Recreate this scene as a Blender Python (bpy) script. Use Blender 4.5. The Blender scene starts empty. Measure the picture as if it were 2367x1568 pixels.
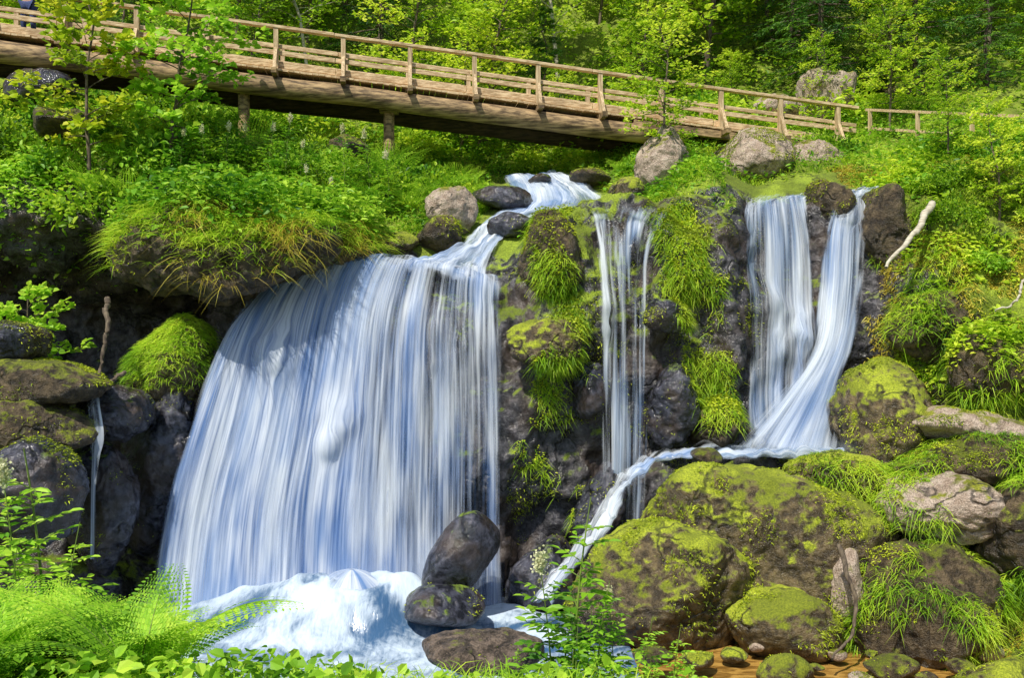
import bpy, bmesh, math
import numpy as np
from mathutils import Vector
from mathutils.bvhtree import BVHTree
rng=np.random.default_rng(7)
scene=bpy.context.scene
COL=scene.collection
CAMZ=5.0
def P(a,b,D):
    # surveyed bearing (a,b) and distance D -> world metres
    return np.array([(a-512)*D/910.0, D, CAMZ+(339.5-b)*D/910.0])
# ---------------------------------------------------------------- noise
def _h(ix,iy,iz,s):
    h=(ix*374761393+iy*668265263+iz*1274126177+s*974711)&0xffffffff
    h=((h^(h>>13))*1274126177)&0xffffffff
    h=h^(h>>16)
    return (h&0xffff)/32767.5-1
def vnoise(p,s=0):
    p=np.asarray(p,float); i=np.floor(p).astype(np.int64); f=p-i; f=f*f*f*(f*(f*6-15)+10)
    x,y,z=i[...,0],i[...,1],i[...,2]; fx,fy,fz=f[...,0],f[...,1],f[...,2]
    r=0
    for dx in (0,1):
        wx=fx if dx else 1-fx
        for dy in (0,1):
            wy=fy if dy else 1-fy
            for dz in (0,1):
                wz=fz if dz else 1-fz
                r=r+wx*wy*wz*_h(x+dx,y+dy,z+dz,s)
    return r
def fbm(p,s=0,o=4):
    a=1;t=0;r=0;q=np.asarray(p,float)
    for k in range(o):
        r=r+a*vnoise(q,s+k*17); t+=a; a*=.5; q=q*2.03+11.3
    return r/t
def terrace(v,n):
    q=v*n; i=np.floor(q); f=q-i; f=np.clip((f-.35)/.3,0,1); return (i+f*f*(3-2*f))/n
def nrm(v): return v/np.maximum(np.linalg.norm(v,axis=-1,keepdims=True),1e-9)
# ---------------------------------------------------------------- mesh helpers
def mesh_from(name,V,F,mat=None,smooth=True,uv=None,attrs=None):
    V=np.asarray(V,np.float32); F=np.asarray(F,np.int32)
    me=bpy.data.meshes.new(name); k=F.shape[1]
    me.vertices.add(len(V)); me.vertices.foreach_set('co',V.ravel())
    me.loops.add(F.size); me.loops.foreach_set('vertex_index',F.ravel())
    me.polygons.add(len(F)); me.polygons.foreach_set('loop_start',np.arange(0,F.size,k,dtype=np.int32))
    me.update(calc_edges=True)
    me.polygons.foreach_set('use_smooth',np.full(len(F),smooth))
    if uv is not None:
        l=me.uv_layers.new(name='UVMap'); l.data.foreach_set('uv',np.asarray(uv,np.float32)[F.ravel()].ravel())
    if attrs:
        for n,a in attrs.items():
            at=me.attributes.new(n,'FLOAT','POINT'); at.data.foreach_set('value',np.asarray(a,np.float32))
    if mat: me.materials.append(mat)
    me.validate()
    return me
def obj_from(name,me,loc=(0,0,0),parent=None,label=None,category=None,kind=None,group=None):
    o=bpy.data.objects.new(name,me); o.location=loc; COL.objects.link(o)
    if parent: o.parent=parent
    if label: o['label']=label
    if category: o['category']=category
    if kind: o['kind']=kind
    if group: o['group']=group
    return o
def gridF(nr,nc):
    i=np.arange(nr-1)[:,None]*nc+np.arange(nc-1)[None,:]; i=i.ravel()
    return np.stack([i,i+1,i+nc+1,i+nc],1)
def catmull(A,n):
    A=np.asarray(A,float); m=len(A)
    E=np.concatenate([[2*A[0]-A[1]],A,[2*A[-1]-A[-2]]])
    t=np.linspace(0,m-1,n) if np.isscalar(n) else np.asarray(n)
    i=np.minimum(np.floor(t).astype(int),m-2); f=(t-i).reshape((-1,)+(1,)*(A.ndim-1))
    p0,p1,p2,p3=E[i],E[i+1],E[i+2],E[i+3]
    return .5*((2*p1)+(-p0+p2)*f+(2*p0-5*p1+4*p2-p3)*f**2+(-p0+3*p1-3*p2+p3)*f**3)
class Acc:
    def __init__(s): s.V=[];s.F=[];s.n=0
    def add(s,V,F):
        if len(V)==0: return
        s.V.append(V); s.F.append(np.asarray(F)+s.n); s.n+=len(V)
    def mesh(s,name,mat,smooth=True): return mesh_from(name,np.concatenate(s.V),np.concatenate(s.F),mat,smooth)
def tube(pts,rad,sides=7):
    pts=np.asarray(pts,float); n=len(pts); rad=np.broadcast_to(rad,(n,))
    T=nrm(np.gradient(pts,axis=0)); ref=np.where(np.abs(T[:,2:3])>.9,[[1,0,0]],[[0,0,1]])
    S=nrm(np.cross(T,ref)); U=np.cross(S,T)
    a=np.linspace(0,2*math.pi,sides,endpoint=False)
    V=pts[:,None]+rad[:,None,None]*(np.cos(a)[None,:,None]*S[:,None]+np.sin(a)[None,:,None]*U[:,None])
    V=V.reshape(-1,3)
    i=np.arange(n-1)[:,None]*sides; j=np.arange(sides)[None,:]; j2=(j+1)%sides
    F=np.stack([(i+j).ravel(),(i+j2).ravel(),(i+sides+j2).ravel(),(i+sides+j).ravel()],1)
    return V,F
def beamVF(p,q,w,h,side,up):
    p=np.asarray(p,float);q=np.asarray(q,float)
    V=[]
    for c in (p,q):
        for a,b in ((-1,-1),(1,-1),(1,1),(-1,1)):
            V.append(c+side*a*w/2+up*b*h/2)
    F=[(0,3,2,1),(4,5,6,7),(0,1,5,4),(1,2,6,5),(2,3,7,6),(3,0,4,7)]
    return np.array(V),np.array(F)
def leaves(c,axis,n,L,W,fold=.18):
    c=np.asarray(c,float); N=len(c)
    axis=nrm(axis); s=nrm(np.cross(axis,n)); n=np.cross(s,axis)
    L=np.broadcast_to(L,(N,))[:,None]; W=np.broadcast_to(W,(N,))[:,None]
    b=c; t=c+axis*L-n*L*.12
    r1=c+axis*L*.3+s*W*.5+n*W*fold; r2=c+axis*L*.7+s*W*.4+n*W*fold-n*L*.05
    l1=c+axis*L*.3-s*W*.5+n*W*fold; l2=c+axis*L*.7-s*W*.4+n*W*fold-n*L*.05
    V=np.stack([b,r1,r2,t,l2,l1],1).reshape(-1,3)
    i=np.arange(N)[:,None]*6
    F=np.concatenate([i+np.array([[0,1,2,3]]),i+np.array([[0,3,4,5]])])
    return V,F
def blades(c,n,L,W,droop=.5,spread=.5,up=.7):
    N=len(c); L=np.broadcast_to(L,(N,))[:,None]*rng.uniform(.4,1.3,(N,1))
    r=rng.normal(size=(N,3)); r=nrm(r)
    d=nrm(n*(1-up)+np.array([0,0,1.])*up+r*spread)
    h=r*np.array([1,1,0.])*1.3 + n*np.array([1,1,0.])*.8; h=nrm(h)
    s=nrm(np.cross(d,h)+1e-6); s=nrm(s+rng.normal(size=(N,3))*.4)
    V=[]
    for t,w in ((0,1),(.35,.9),(.7,.6),(1,.06)):
        q=c+d*L*t+h*L*droop*.6*t*t-np.array([0,0,1.])*L*droop*1.1*t**2.2
        V+= [q-s*W*w/2,q+s*W*w/2]
    V=np.stack(V,1).reshape(-1,3); i=np.arange(N)[:,None]*8
    F=np.concatenate([i+np.array([[a,a+1,a+3,a+2]]) for a in (0,2,4)])
    return V,F
# ---------------------------------------------------------------- materials
class NT:
    def __init__(s,name):
        s.m=bpy.data.materials.new(name); s.m.use_nodes=True; s.t=s.m.node_tree; s.t.nodes.clear()
        s.out=s.n('ShaderNodeOutputMaterial')
    def n(s,ty,**k):
        x=s.t.nodes.new(ty)
        for a,b in k.items(): setattr(x,a,b)
        return x
    def l(s,a,b): s.t.links.new(a,b)
    def math(s,op,a,b=None,c=None,clamp=False):
        x=s.n('ShaderNodeMath',operation=op); x.use_clamp=clamp
        for i,v in enumerate((a,b,c)):
            if v is None: continue
            if isinstance(v,(int,float)): x.inputs[i].default_value=v
            else: s.l(v,x.inputs[i])
        return x.outputs[0]
    def noise(s,vec,scale,detail=4,rough=.55,dist=0):
        x=s.n('ShaderNodeTexNoise'); x.inputs['Scale'].default_value=scale; x.inputs['Detail'].default_value=detail
        x.inputs['Roughness'].default_value=rough; x.inputs['Distortion'].default_value=dist
        if vec is not None: s.l(vec,x.inputs['Vector'])
        return x.outputs['Fac']
    def mapping(s,vec,scale,loc=(0,0,0)):
        x=s.n('ShaderNodeMapping'); x.inputs['Scale'].default_value=scale; x.inputs['Location'].default_value=loc
        s.l(vec,x.inputs['Vector']); return x.outputs[0]
    def smooth(s,v,a,b,lo=0,hi=1):
        x=s.n('ShaderNodeMapRange',interpolation_type='SMOOTHSTEP')
        for nm,val in (('From Min',a),('From Max',b),('To Min',lo),('To Max',hi)):
            if isinstance(val,(int,float)): x.inputs[nm].default_value=val
            else: s.l(val,x.inputs[nm])
        s.l(v,x.inputs['Value']); return x.outputs[0]
    def mix(s,f,a,b):
        x=s.n('ShaderNodeMix',data_type='RGBA')
        for i,v in ((0,f),(6,a),(7,b)):
            if isinstance(v,tuple): x.inputs[i].default_value=v+(1,) if len(v)==3 else v
            elif isinstance(v,(int,float)): x.inputs[i].default_value=v
            else: s.l(v,x.inputs[i])
        return x.outputs[2]
    def bump(s,h,strength,dist):
        x=s.n('ShaderNodeBump'); x.inputs['Strength'].default_value=strength; x.inputs['Distance'].default_value=dist
        s.l(h,x.inputs['Height']); return x.outputs[0]
def rock_mat(name,c1,c2,m1,m2,thr,rough=.4,attr=False,speck=0.,stain=.5,bs=1.0,fine=.35):
    t=NT(name); g=t.n('ShaderNodeNewGeometry'); pos=g.outputs['Position']
    sep=t.n('ShaderNodeSeparateXYZ'); t.l(g.outputs['Normal'],sep.inputs[0])
    n1=t.noise(pos,1.1,3); n2=t.noise(pos,6,6,.65); n3=t.noise(pos,38,3,.7); n4=t.noise(pos,2.7,4,.6,.6)
    col=t.mix(t.smooth(n2,.36,.64),c1,c2)
    if fine<.3:
        col=t.mix(t.smooth(n1,.46,.62,0,.55),col,(.085,.055,.032))
    col=t.mix(t.smooth(n4,.42,.62,0,stain),col,tuple(x*.35 for x in c1))
    vm=t.n('ShaderNodeVectorMath',operation='MULTIPLY_ADD'); nz=t.n('ShaderNodeTexNoise'); nz.inputs['Scale'].default_value=1.7; nz.inputs['Detail'].default_value=3
    t.l(pos,nz.inputs['Vector']); t.l(nz.outputs['Color'],vm.inputs[0]); vm.inputs[1].default_value=(1.6,1.6,1.6); t.l(pos,vm.inputs[2])
    vo=t.n('ShaderNodeTexVoronoi',feature='DISTANCE_TO_EDGE'); vo.inputs['Scale'].default_value=.55; t.l(vm.outputs[0],vo.inputs['Vector'])
    ck=t.math('MAXIMUM',t.smooth(vo.outputs['Distance'],0,.045),t.smooth(n1,.44,.54))
    if speck>0:
        col=t.mix(t.smooth(n3,.52,.62,0,speck),col,tuple(min(1,x*1.5) for x in c2))
        col=t.mix(t.smooth(n3,.44,.36,0,speck),col,tuple(x*.25 for x in c1))
    mm=t.math('ADD',t.math('MULTIPLY',sep.outputs['Z'],.22),t.math('ADD',t.math('MULTIPLY',n4,.6),t.math('MULTIPLY',n2,.4)))
    if attr:
        a=t.n('ShaderNodeAttribute',attribute_name='mossy')
        mm=t.math('ADD',mm,t.math('MULTIPLY',a.outputs['Fac'],.5))
    mk=t.smooth(mm,thr,thr+.12)
    mc=t.mix(t.smooth(n3,.35,.65),m1,m2)
    mc=t.mix(t.smooth(n1,.4,.6,0,.6),mc,tuple(x*.45 for x in m1))
    col=t.mix(mk,col,mc)
    col=t.mix(t.smooth(ck,0,1,.7,0),col,(.012,.011,.008))
    h=t.math('ADD',t.math('ADD',n2,t.math('MULTIPLY',n3,fine)),t.math('MULTIPLY',ck,.4))
    p=t.n('ShaderNodeBsdfPrincipled'); t.l(col,p.inputs['Base Color'])
    t.l(t.smooth(mk,0,1,rough,.95),p.inputs['Roughness'])
    t.l(t.bump(h,bs,.14),p.inputs['Normal'])
    t.l(p.outputs[0],t.out.inputs[0]); return t.m
def leaf_mat(name,dark,mid,light,trans=.4,scale=.8):
    t=NT(name); g=t.n('ShaderNodeNewGeometry')
    n=t.noise(g.outputs['Position'],scale,2)
    f=t.math('ADD',t.math('MULTIPLY',g.outputs['Random Per Island'],.5),t.math('MULTIPLY',t.smooth(n,.32,.68),.5))
    r=t.n('ShaderNodeValToRGB'); e=r.color_ramp.elements
    e[0].position=.1; e[0].color=dark+(1,); e[1].position=.87; e[1].color=light+(1,)
    k=e.new(.46); k.color=mid+(1,)
    t.l(f,r.inputs[0])
    p=t.n('ShaderNodeBsdfPrincipled'); t.l(r.outputs[0],p.inputs['Base Color']); p.inputs['Roughness'].default_value=.5
    p.inputs['Specular IOR Level'].default_value=.35
    tr=t.n('ShaderNodeBsdfTranslucent'); t.l(r.outputs[0],tr.inputs[0])
    m=t.n('ShaderNodeMixShader'); m.inputs[0].default_value=trans
    t.l(p.outputs[0],m.inputs[1]); t.l(tr.outputs[0],m.inputs[2]); t.l(m.outputs[0],t.out.inputs[0]); return t.m
def plain_mat(name,c1,c2,scale=(1,1,1),rough=.7,bump=.3,ns=3.):
    t=NT(name); g=t.n('ShaderNodeNewGeometry'); v=t.mapping(g.outputs['Position'],scale)
    n=t.noise(v,ns,5,.65); n2=t.noise(g.outputs['Position'],1.3,3)
    col=t.mix(t.smooth(n,.35,.65),c1,c2); col=t.mix(t.smooth(n2,.5,.7,0,.4),col,tuple(x*.5 for x in c1))
    p=t.n('ShaderNodeBsdfPrincipled'); t.l(col,p.inputs['Base Color']); p.inputs['Roughness'].default_value=rough
    t.l(t.bump(n,bump,.03),p.inputs['Normal']); t.l(p.outputs[0],t.out.inputs[0]); return t.m
def water_mat(name,seed=0.,blue=.5):
    t=NT(name); tc=t.n('ShaderNodeTexCoord'); uv=tc.outputs['UV']
    a=t.noise(t.mapping(uv,(3.2,.2,1),(seed,0,0)),1,3,.55,.2)
    b=t.noise(t.mapping(uv,(19,.34,1),(seed,3,0)),1,3,.6)
    c=t.noise(t.mapping(uv,(1.5,.32,1),(seed,7,0)),1,3,.5)
    at=t.n('ShaderNodeAttribute',attribute_name='flow_amount')
    st=t.math('ADD',t.math('MULTIPLY',a,.55),t.math('MULTIPLY',b,.45))
    th=t.math('SUBTRACT',.80,t.math('MULTIPLY',at.outputs['Fac'],.50))
    al=t.smooth(t.math('SUBTRACT',st,th),-.08,.27,0,.97)
    whit=t.smooth(t.math('ADD',t.math('MULTIPLY',c,.5),t.math('MULTIPLY',st,.5)),.41,.58)
    col=t.mix(whit,(.22-.11*blue,.35-.09*blue,.60),(.84,.89,.95))  # higher blue paints more shade into the water colour
    d=t.n('ShaderNodeBsdfDiffuse'); t.l(col,d.inputs[0])
    tr=t.n('ShaderNodeBsdfTranslucent'); t.l(col,tr.inputs[0])
    bp=t.bump(st,.2,.05); t.l(bp,d.inputs['Normal'])
    m1=t.n('ShaderNodeMixShader'); m1.inputs[0].default_value=.32; t.l(d.outputs[0],m1.inputs[1]); t.l(tr.outputs[0],m1.inputs[2])
    tp=t.n('ShaderNodeBsdfTransparent')
    m3=t.n('ShaderNodeMixShader'); t.l(al,m3.inputs[0]); t.l(tp.outputs[0],m3.inputs[1]); t.l(m1.outputs[0],m3.inputs[2])
    t.l(m3.outputs[0],t.out.inputs[0]); return t.m
def mist_mat():
    t=NT('water_mist'); g=t.n('ShaderNodeNewGeometry'); n=t.noise(g.outputs['Position'],1.6,3,.5,.5)
    at=t.n('ShaderNodeAttribute',attribute_name='flow_amount')
    al=t.math('MULTIPLY',at.outputs['Fac'],t.smooth(n,.3,.7,.15,1.0))
    d=t.n('ShaderNodeBsdfDiffuse'); d.inputs[0].default_value=(.62,.72,.86,1)
    tr=t.n('ShaderNodeBsdfTranslucent'); tr.inputs[0].default_value=(.62,.72,.86,1)
    m1=t.n('ShaderNodeMixShader'); m1.inputs[0].default_value=.4; t.l(d.outputs[0],m1.inputs[1]); t.l(tr.outputs[0],m1.inputs[2])
    tp=t.n('ShaderNodeBsdfTransparent'); m3=t.n('ShaderNodeMixShader'); t.l(al,m3.inputs[0]); t.l(tp.outputs[0],m3.inputs[1]); t.l(m1.outputs[0],m3.inputs[2]); t.l(m3.outputs[0],t.out.inputs[0]); return t.m

M_ground=rock_mat('ground_rock',(.020,.019,.021),(.105,.098,.108),(.13,.18,.012),(.32,.42,.03),.64,.16,attr=True,bs=.6,fine=.1)
M_wet=rock_mat('wet_rock',(.013,.013,.018),(.085,.087,.115),(.10,.15,.01),(.22,.32,.02),.70,.11,bs=.5,fine=.08)
M_moss=rock_mat('mossy_rock',(.055,.040,.022),(.21,.155,.075),(.20,.25,.015),(.50,.56,.035),.54,.25,stain=.6,bs=.75)
M_brown=rock_mat('brown_rock',(.05,.036,.022),(.20,.145,.08),(.15,.19,.012),(.36,.40,.025),.62,.35,stain=.6)
M_bankr=rock_mat('bank_rock',(.06,.045,.034),(.27,.20,.15),(.15,.19,.012),(.30,.34,.025),.76,.5,speck=.35,stain=.5)
M_gran=rock_mat('granite',(.40,.29,.21),(.66,.53,.42),(.20,.22,.015),(.42,.42,.03),.64,.7,speck=.5,stain=.3)
L_forest=leaf_mat('forest_leaf',(.06,.16,.012),(.30,.52,.02),(.74,.88,.06),.48,scale=.3)
L_beech=leaf_mat('beech_leaf',(.12,.27,.012),(.44,.66,.025),(.84,.92,.08),.48,scale=.4)
L_spruce=leaf_mat('spruce_needle',(.015,.06,.012),(.06,.19,.02),(.22,.42,.03),.2,scale=.7)
L_maple=leaf_mat('maple_leaf',(.16,.27,.012),(.40,.56,.02),(.80,.78,.05),.45)
L_grass=leaf_mat('grass_blade',(.10,.25,.012),(.34,.60,.02),(.70,.84,.07),.4,scale=.9)
L_gold=leaf_mat('golden_grass',(.26,.18,.02),(.56,.46,.04),(.78,.70,.12),.35)
L_mossb=leaf_mat('moss_blade',(.11,.17,.008),(.34,.43,.015),(.66,.74,.035),.25,scale=1.3)
L_fern=leaf_mat('fern_leaf',(.12,.30,.015),(.34,.64,.03),(.64,.86,.08),.45)
L_herb=leaf_mat('herb_leaf',(.05,.18,.012),(.20,.45,.02),(.52,.74,.06),.4)
L_flower=leaf_mat('cream_flower',(.55,.55,.28),(.75,.74,.45),(.85,.84,.62),.3)
M_bark=plain_mat('bark',(.07,.05,.035),(.20,.155,.10),(6,6,1.5),.85,.6,3)
M_birch=plain_mat('pale_bark',(.38,.33,.24),(.62,.57,.45),(2,2,8),.8,.4,3)
M_stem=plain_mat('green_stem',(.10,.16,.02),(.2,.28,.04),(1,1,1),.6,.1)
M_wh=plain_mat('rail_wood',(.38,.24,.11),(.76,.58,.35),(1.2,14,14),.7,.35,2)
M_wv=plain_mat('post_wood',(.36,.24,.12),(.72,.55,.33),(14,14,1.2),.7,.35,2)
M_log=plain_mat('log_wood',(.08,.048,.022),(.46,.31,.15),(.8,7,7),.75,.7,2)
M_dark=plain_mat('dark_wood',(.03,.02,.012),(.10,.065,.035),(1,9,9),.85,.5,2)  # darker tone for the far log and inner joists
W=[water_mat('shade_tinted_water',s*3.7,b) for s,b in ((0,1.),(1,.8),(2,.5),(3,.2))]  # bluish shade of the big fall put into the colour, in four strengths
W_wh=water_mat('sun_tinted_water',9.,-.8)  # same water in a paler tint, sunlight painted into its colour
M_mist=mist_mat()
# ---------------------------------------------------------------- terrain profiles
ST=[
(-45,(-8,4),(4,3.5),(8,3.2),(11,3.5),(14,4.5),(16,5.5),(18,7),(20,9),(21,11),(23,13),(26,15)),
(-16,(-8,3.8),(4,3.2),(8,2.6),(11,2.0),(14,2.2),(15.5,3),(18,4.5),(20,7),(20,9.0),(22.0,11),(25.5,12.6)),
(-10,(-8,3.6),(4,3.0),(8,2.1),(11,1.0),(14,1.2),(16,2),(21.5,3.4),(22.5,5.6),(18.6,7.3),(21,9.8),(25.5,11.6)),
(-7.2,(-8,3.5),(4,2.9),(8,1.85),(11,.0),(14,-.3),(17.0,0),(21,2.8),(22.8,5.2),(19.0,7.4),(21.3,9.6),(25.5,11.0)),
(-5.9,(-8,3.5),(4,2.8),(8,1.8),(11,-.3),(14,-.4),(16.9,-.3),(17.6,2.8),(19.6,4.9),(19.5,6.7),(21.2,9.2),(25.5,10.7)),
(-4.5,(-8,3.5),(4,2.8),(8,1.78),(11,-.3),(14,-.4),(17.0,-.3),(17.4,2.7),(17.9,4.8),(18.8,6.15),(20.6,8.6),(25.5,10.4)),
(-2.3,(-8,3.5),(4,2.8),(8,1.78),(11,-.3),(14,-.4),(17.0,-.3),(17.3,2.6),(17.7,4.9),(18.7,6.3),(20.4,7.7),(25.2,9.9)),
(-.4,(-8,3.5),(4,2.8),(8,1.8),(11,-.1),(14,-.4),(17.1,-.3),(17.35,2.6),(17.6,4.7),(18.5,6.1),(20.2,7.1),(25,9.5)),
(.8,(-8,3.4),(4,2.7),(8,1.75),(11,-.1),(14,-.4),(17.6,-.2),(17.4,2.8),(17.1,5.4),(18.1,7.3),(20.3,7.5),(25,9.4)),
(2.5,(-8,3.4),(4,2.7),(8,1.3),(11,-.3),(14,-.4),(17.2,.2),(17.7,3.0),(17.5,5.5),(18.5,7.6),(20.8,8.0),(24.8,9.7)),
(4.2,(-8,3.4),(4,2.5),(8,.8),(11,-.4),(14,-.3),(16.4,1.0),(17.6,3.2),(17.7,5.6),(18.5,7.5),(20.6,8.9),(24.6,10.2)),
(5.5,(-8,3.4),(4,2.4),(8,.7),(11,-.4),(14,-.3),(15.8,1.3),(17.7,2.8),(18.5,5.2),(19.1,7.5),(20.7,8.5),(24.6,10.2)),
(7.1,(-8,3.4),(4,2.4),(8,.7),(11,-.4),(14,-.2),(15.6,1.3),(17.4,3.1),(18.3,5.4),(19.1,7.6),(20.7,8.9),(25,10.4)),
(8.6,(-8,3.4),(4,2.6),(8,1.0),(11,-.1),(13.6,.3),(14.8,1.6),(16.0,3.7),(17.3,6.0),(19.0,8.0),(21.2,9.1),(25.3,10.6)),
(12,(-8,3.5),(4,2.8),(8,1.8),(11,1.0),(13,1.6),(14,2.4),(15.5,4.4),(17.2,7.0),(19.2,8.9),(22,9.9),(25.5,11.4)),
(45,(-8,4),(4,3.5),(8,3.2),(11,3.5),(13,4.5),(15,6),(17,8),(19.5,10),(21,12),(23,14),(26,16)),
]
xs=np.array([s[0] for s in ST],float)
prof=np.array([list(s[1:])+[(30,s[-1][1]+3.0),(38,s[-1][1]+11.),(55,s[-1][1]+28.),(110,s[-1][1]+60.)] for s in ST],float)
GX=np.concatenate([np.linspace(-45,-13,30)[:-1],np.linspace(-13,13,400),np.linspace(13,45,30)[1:]])
def interp_x(col):
    i=np.clip(np.searchsorted(xs,GX)-1,0,len(xs)-2); f=(GX-xs[i])/(xs[i+1]-xs[i])
    f=f*f*(3-2*f)*.5+f*.5
    return col[i]*(1-f)+col[i+1]*f
G=np.stack([np.stack([interp_x(prof[:,k,0]),interp_x(prof[:,k,1])],-1) for k in range(prof.shape[1])])
seg=[8,10,18,20,22,44,44,44,42,46,24,24,14,14]
tt=np.concatenate([k+np.arange(n)/n for k,n in enumerate(seg)]+[[len(seg)]])
GG=catmull(G,tt)
nr,nc=GG.shape[:2]
TV=np.zeros((nr,nc,3)); TV[...,0]=GX[None]; TV[...,1]=GG[...,0]; TV[...,2]=GG[...,1]
def gnorm(V):
    a=np.gradient(V,axis=1); b=np.gradient(V,axis=0); return nrm(np.cross(a,b))
N0=gnorm(TV)
cl=np.interp(tt,[0,3,4.2,5,8.2,9,11,13],[.35,.4,.35,1,1,.5,.8,3])[:,None]
p=TV
r1=fbm(p*.55,3,3); r2=1-np.abs(fbm(p*np.array([1.1,1.1,.8]),9,4))*2; r3=fbm(p*4.5,21,3); r4=terrace(fbm(p*np.array([.9,.9,.6])+4,33,3),5)
rough_face=np.interp(tt,[0,4.5,5,8.0,8.5,14],[0,0,1,1,0,0])[:,None]
disp=(r1*.26+(r2-.6)*.2+r3*.03+r4*.6*rough_face)*cl
TV=TV+N0*disp[...,None]
casc=np.array([[P(498,179,24.2),P(530,176,24.3),P(562,176,24.4)],
 [P(506,190,22.9),P(545,186,22.8),P(592,188,22.6)],
 [P(500,205,21.6),P(553,203,21.5),P(611,200,21.5)],
 [P(488,217,20.7),P(538,213,20.7),P(613,211,20.8)],
 [P(474,232,20.0),P(500,228,20.0),P(532,221,20.1)],
 [P(460,247,19.4),P(482,245,19.4),P(508,238,19.4)],
 [P(430,258,18.9),P(462,259,18.9),P(497,260,18.8)],
 [P(398,264,18.4),P(445,268,18.3),P(496,281,18.2)],
 [P(392,280,17.85),P(443,284,17.8),P(500,300,17.7)]])
C=catmull(casc,90); C=catmull(C.transpose(1,0,2),40).transpose(1,0,2)
cp=C.reshape(-1,3)
flat=TV.reshape(-1,3)
TT_=np.repeat(tt,nc)
sel=np.where((flat[:,1]>18.5)&(flat[:,1]<25.5)&(flat[:,0]>-4)&(flat[:,0]<4.5)&(TT_>8.0))[0]
sub=cp[cp[:,1]>18.6][::5]
dd=np.linalg.norm(flat[sel][:,None,:2]-sub[None,:,:2],axis=-1); j=dd.argmin(1); dm=dd[np.arange(len(sel)),j]
w=np.clip(1-(dm-.12)/.7,0,1); w=w*w*(3-2*w); w*=np.clip((TT_[sel]-8.0)/.3,0,1)
flat[sel,2]=flat[sel,2]*(1-w)+(sub[j,2]-.10+fbm(flat[sel]*3,5,3)*.09)*w
TV=flat.reshape(nr,nc,3)
TN=gnorm(TV).reshape(-1,3)
X=flat[:,0];Y=flat[:,1];Z=flat[:,2]; T=TT_
mossa=np.clip((X-7.3)/1.5,0,1)*np.clip((Y-13)/2,0,1)*.5
mossa=np.maximum(mossa,np.clip((T-8.3)/.7,0,1)*.6)
mossa=np.maximum(mossa,np.clip(1-np.abs(X-1.6)/2.4,0,1)*np.clip((Z-2)/3,0,1)*.30)
mossa=mossa-np.clip((X+8)/2,0,1)*np.clip((3-X)/1,0,1)*np.clip((12-Y)/1,0,1)*.25
TF=gridF(nr,nc)
ground=obj_from('ground',mesh_from('ground',flat,TF,M_ground,True,attrs={'mossy':mossa}),kind='structure',label='rocky stream valley floor, cliff and wooded hillside',category='ground')
bvh=BVHTree.FromPolygons([Vector(v) for v in flat.tolist()],TF.tolist())
SURF=[('ground',flat,TF,TN)]
def ground_z(x,y,z0=60):
    h=bvh.ray_cast(Vector((x,y,z0)),Vector((0,0,-1))); return h[0].z if h[0] else 0.
# ---------------------------------------------------------------- boulders
_ico={}
def ico(s):
    if s not in _ico:
        b=bmesh.new(); bmesh.ops.create_icosphere(b,subdivisions=s,radius=1)
        V=np.array([v.co[:] for v in b.verts]); F=np.array([[v.index for v in f.verts] for f in b.faces]); b.free(); _ico[s]=(V,F)
    return _ico[s]
def boulder(u,v,hw,hh,D,ry,mat,label,seed,sub=6,name='boulder',tilt=0.,np_=13,rough=.10,sharp=9,reg=True,group=None,fine=.035):
    c=P(u,v,D); rx=hw*D/910; rz=hh*D/910
    dirs,F=ico(sub); r=np.random.default_rng(seed)
    n=nrm(r.normal(size=(np_,3))); d=r.uniform(.72,1.0,np_)
    dot=np.maximum(dirs@n.T,.02); ri=d/dot
    rr=(np.sum(ri**-sharp,1)+1.12**-sharp)**(-1/sharp)
    V=dirs*rr[:,None]
    V/= np.abs(V).max(0)
    ct,s_=math.cos(tilt),math.sin(tilt)
    R=np.array([rx,ry,rz]); V=V*R
    V=V+nrm(dirs)*((fbm(V*1.2+seed*3.1,seed,4)*rough*2.0+ (0.5-np.abs(fbm(V*2.2+seed,seed+5,3)))*rough*1.0+terrace(fbm(V*1.5+seed*1.7,seed+2,2),4)*rough*1.6)*min(rx,rz,ry)**.8)[:,None]
    V=V+nrm(dirs)*(fbm(V*7+seed,seed+9,3)*fine*min(1,rx*1.5))[:,None]
    V=np.stack([V[:,0]*ct+V[:,2]*s_,V[:,1],-V[:,0]*s_+V[:,2]*ct],1)
    me=mesh_from(name,V,F,mat,True)
    o=obj_from(name,me,tuple(c),label=label,category='rock',group=group)
    if reg: SURF.append((label,V+c,F,None))
    return o
B=boulder
B(764,562,136,116,16.0,1.5,M_moss,'huge olive mossy boulder the stream bends around',1,7,rough=.05,sharp=7,fine=.02)
B(655,590,96,88,15.3,1.2,M_moss,'sloping boulder thick with yellow green moss',2,7,tilt=-.55,rough=.06,sharp=8,fine=.02)
B(785,625,60,44,14.6,.7,M_moss,'low rounded mossy boulder at the water edge',3,6,rough=.06)
B(836,480,52,32,16.3,.7,M_moss,'broad mossy ledge below the chute',49,6,rough=.06)
B(846,590,20,48,14.9,.6,M_gran,'narrow pink-grey stone wedged between mossy boulders',4)
B(936,512,62,38,15.2,.9,M_gran,'bare tan granite boulder ringed with grass',5,6)
B(915,600,78,66,14.8,1.1,M_brown,'mossy bank boulder draped in long grass',6,6)
B(1030,560,60,80,14.8,1.2,M_brown,'mossy boulder covered with grass tufts',7,6)
B(975,430,75,20,16.0,.9,M_gran,'flat tan slab with mossy edges',8,6,tilt=.12)
B(975,462,90,30,15.7,.9,M_brown,'mossy ledge under a tan slab',47,6)
B(880,425,44,62,16.9,1.0,M_moss,'dark green mossy rock beside the waterfall foot',9,6)
B(1000,370,50,34,16.3,.6,M_brown,'mossy rock on the steep bank',40,6)
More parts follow.
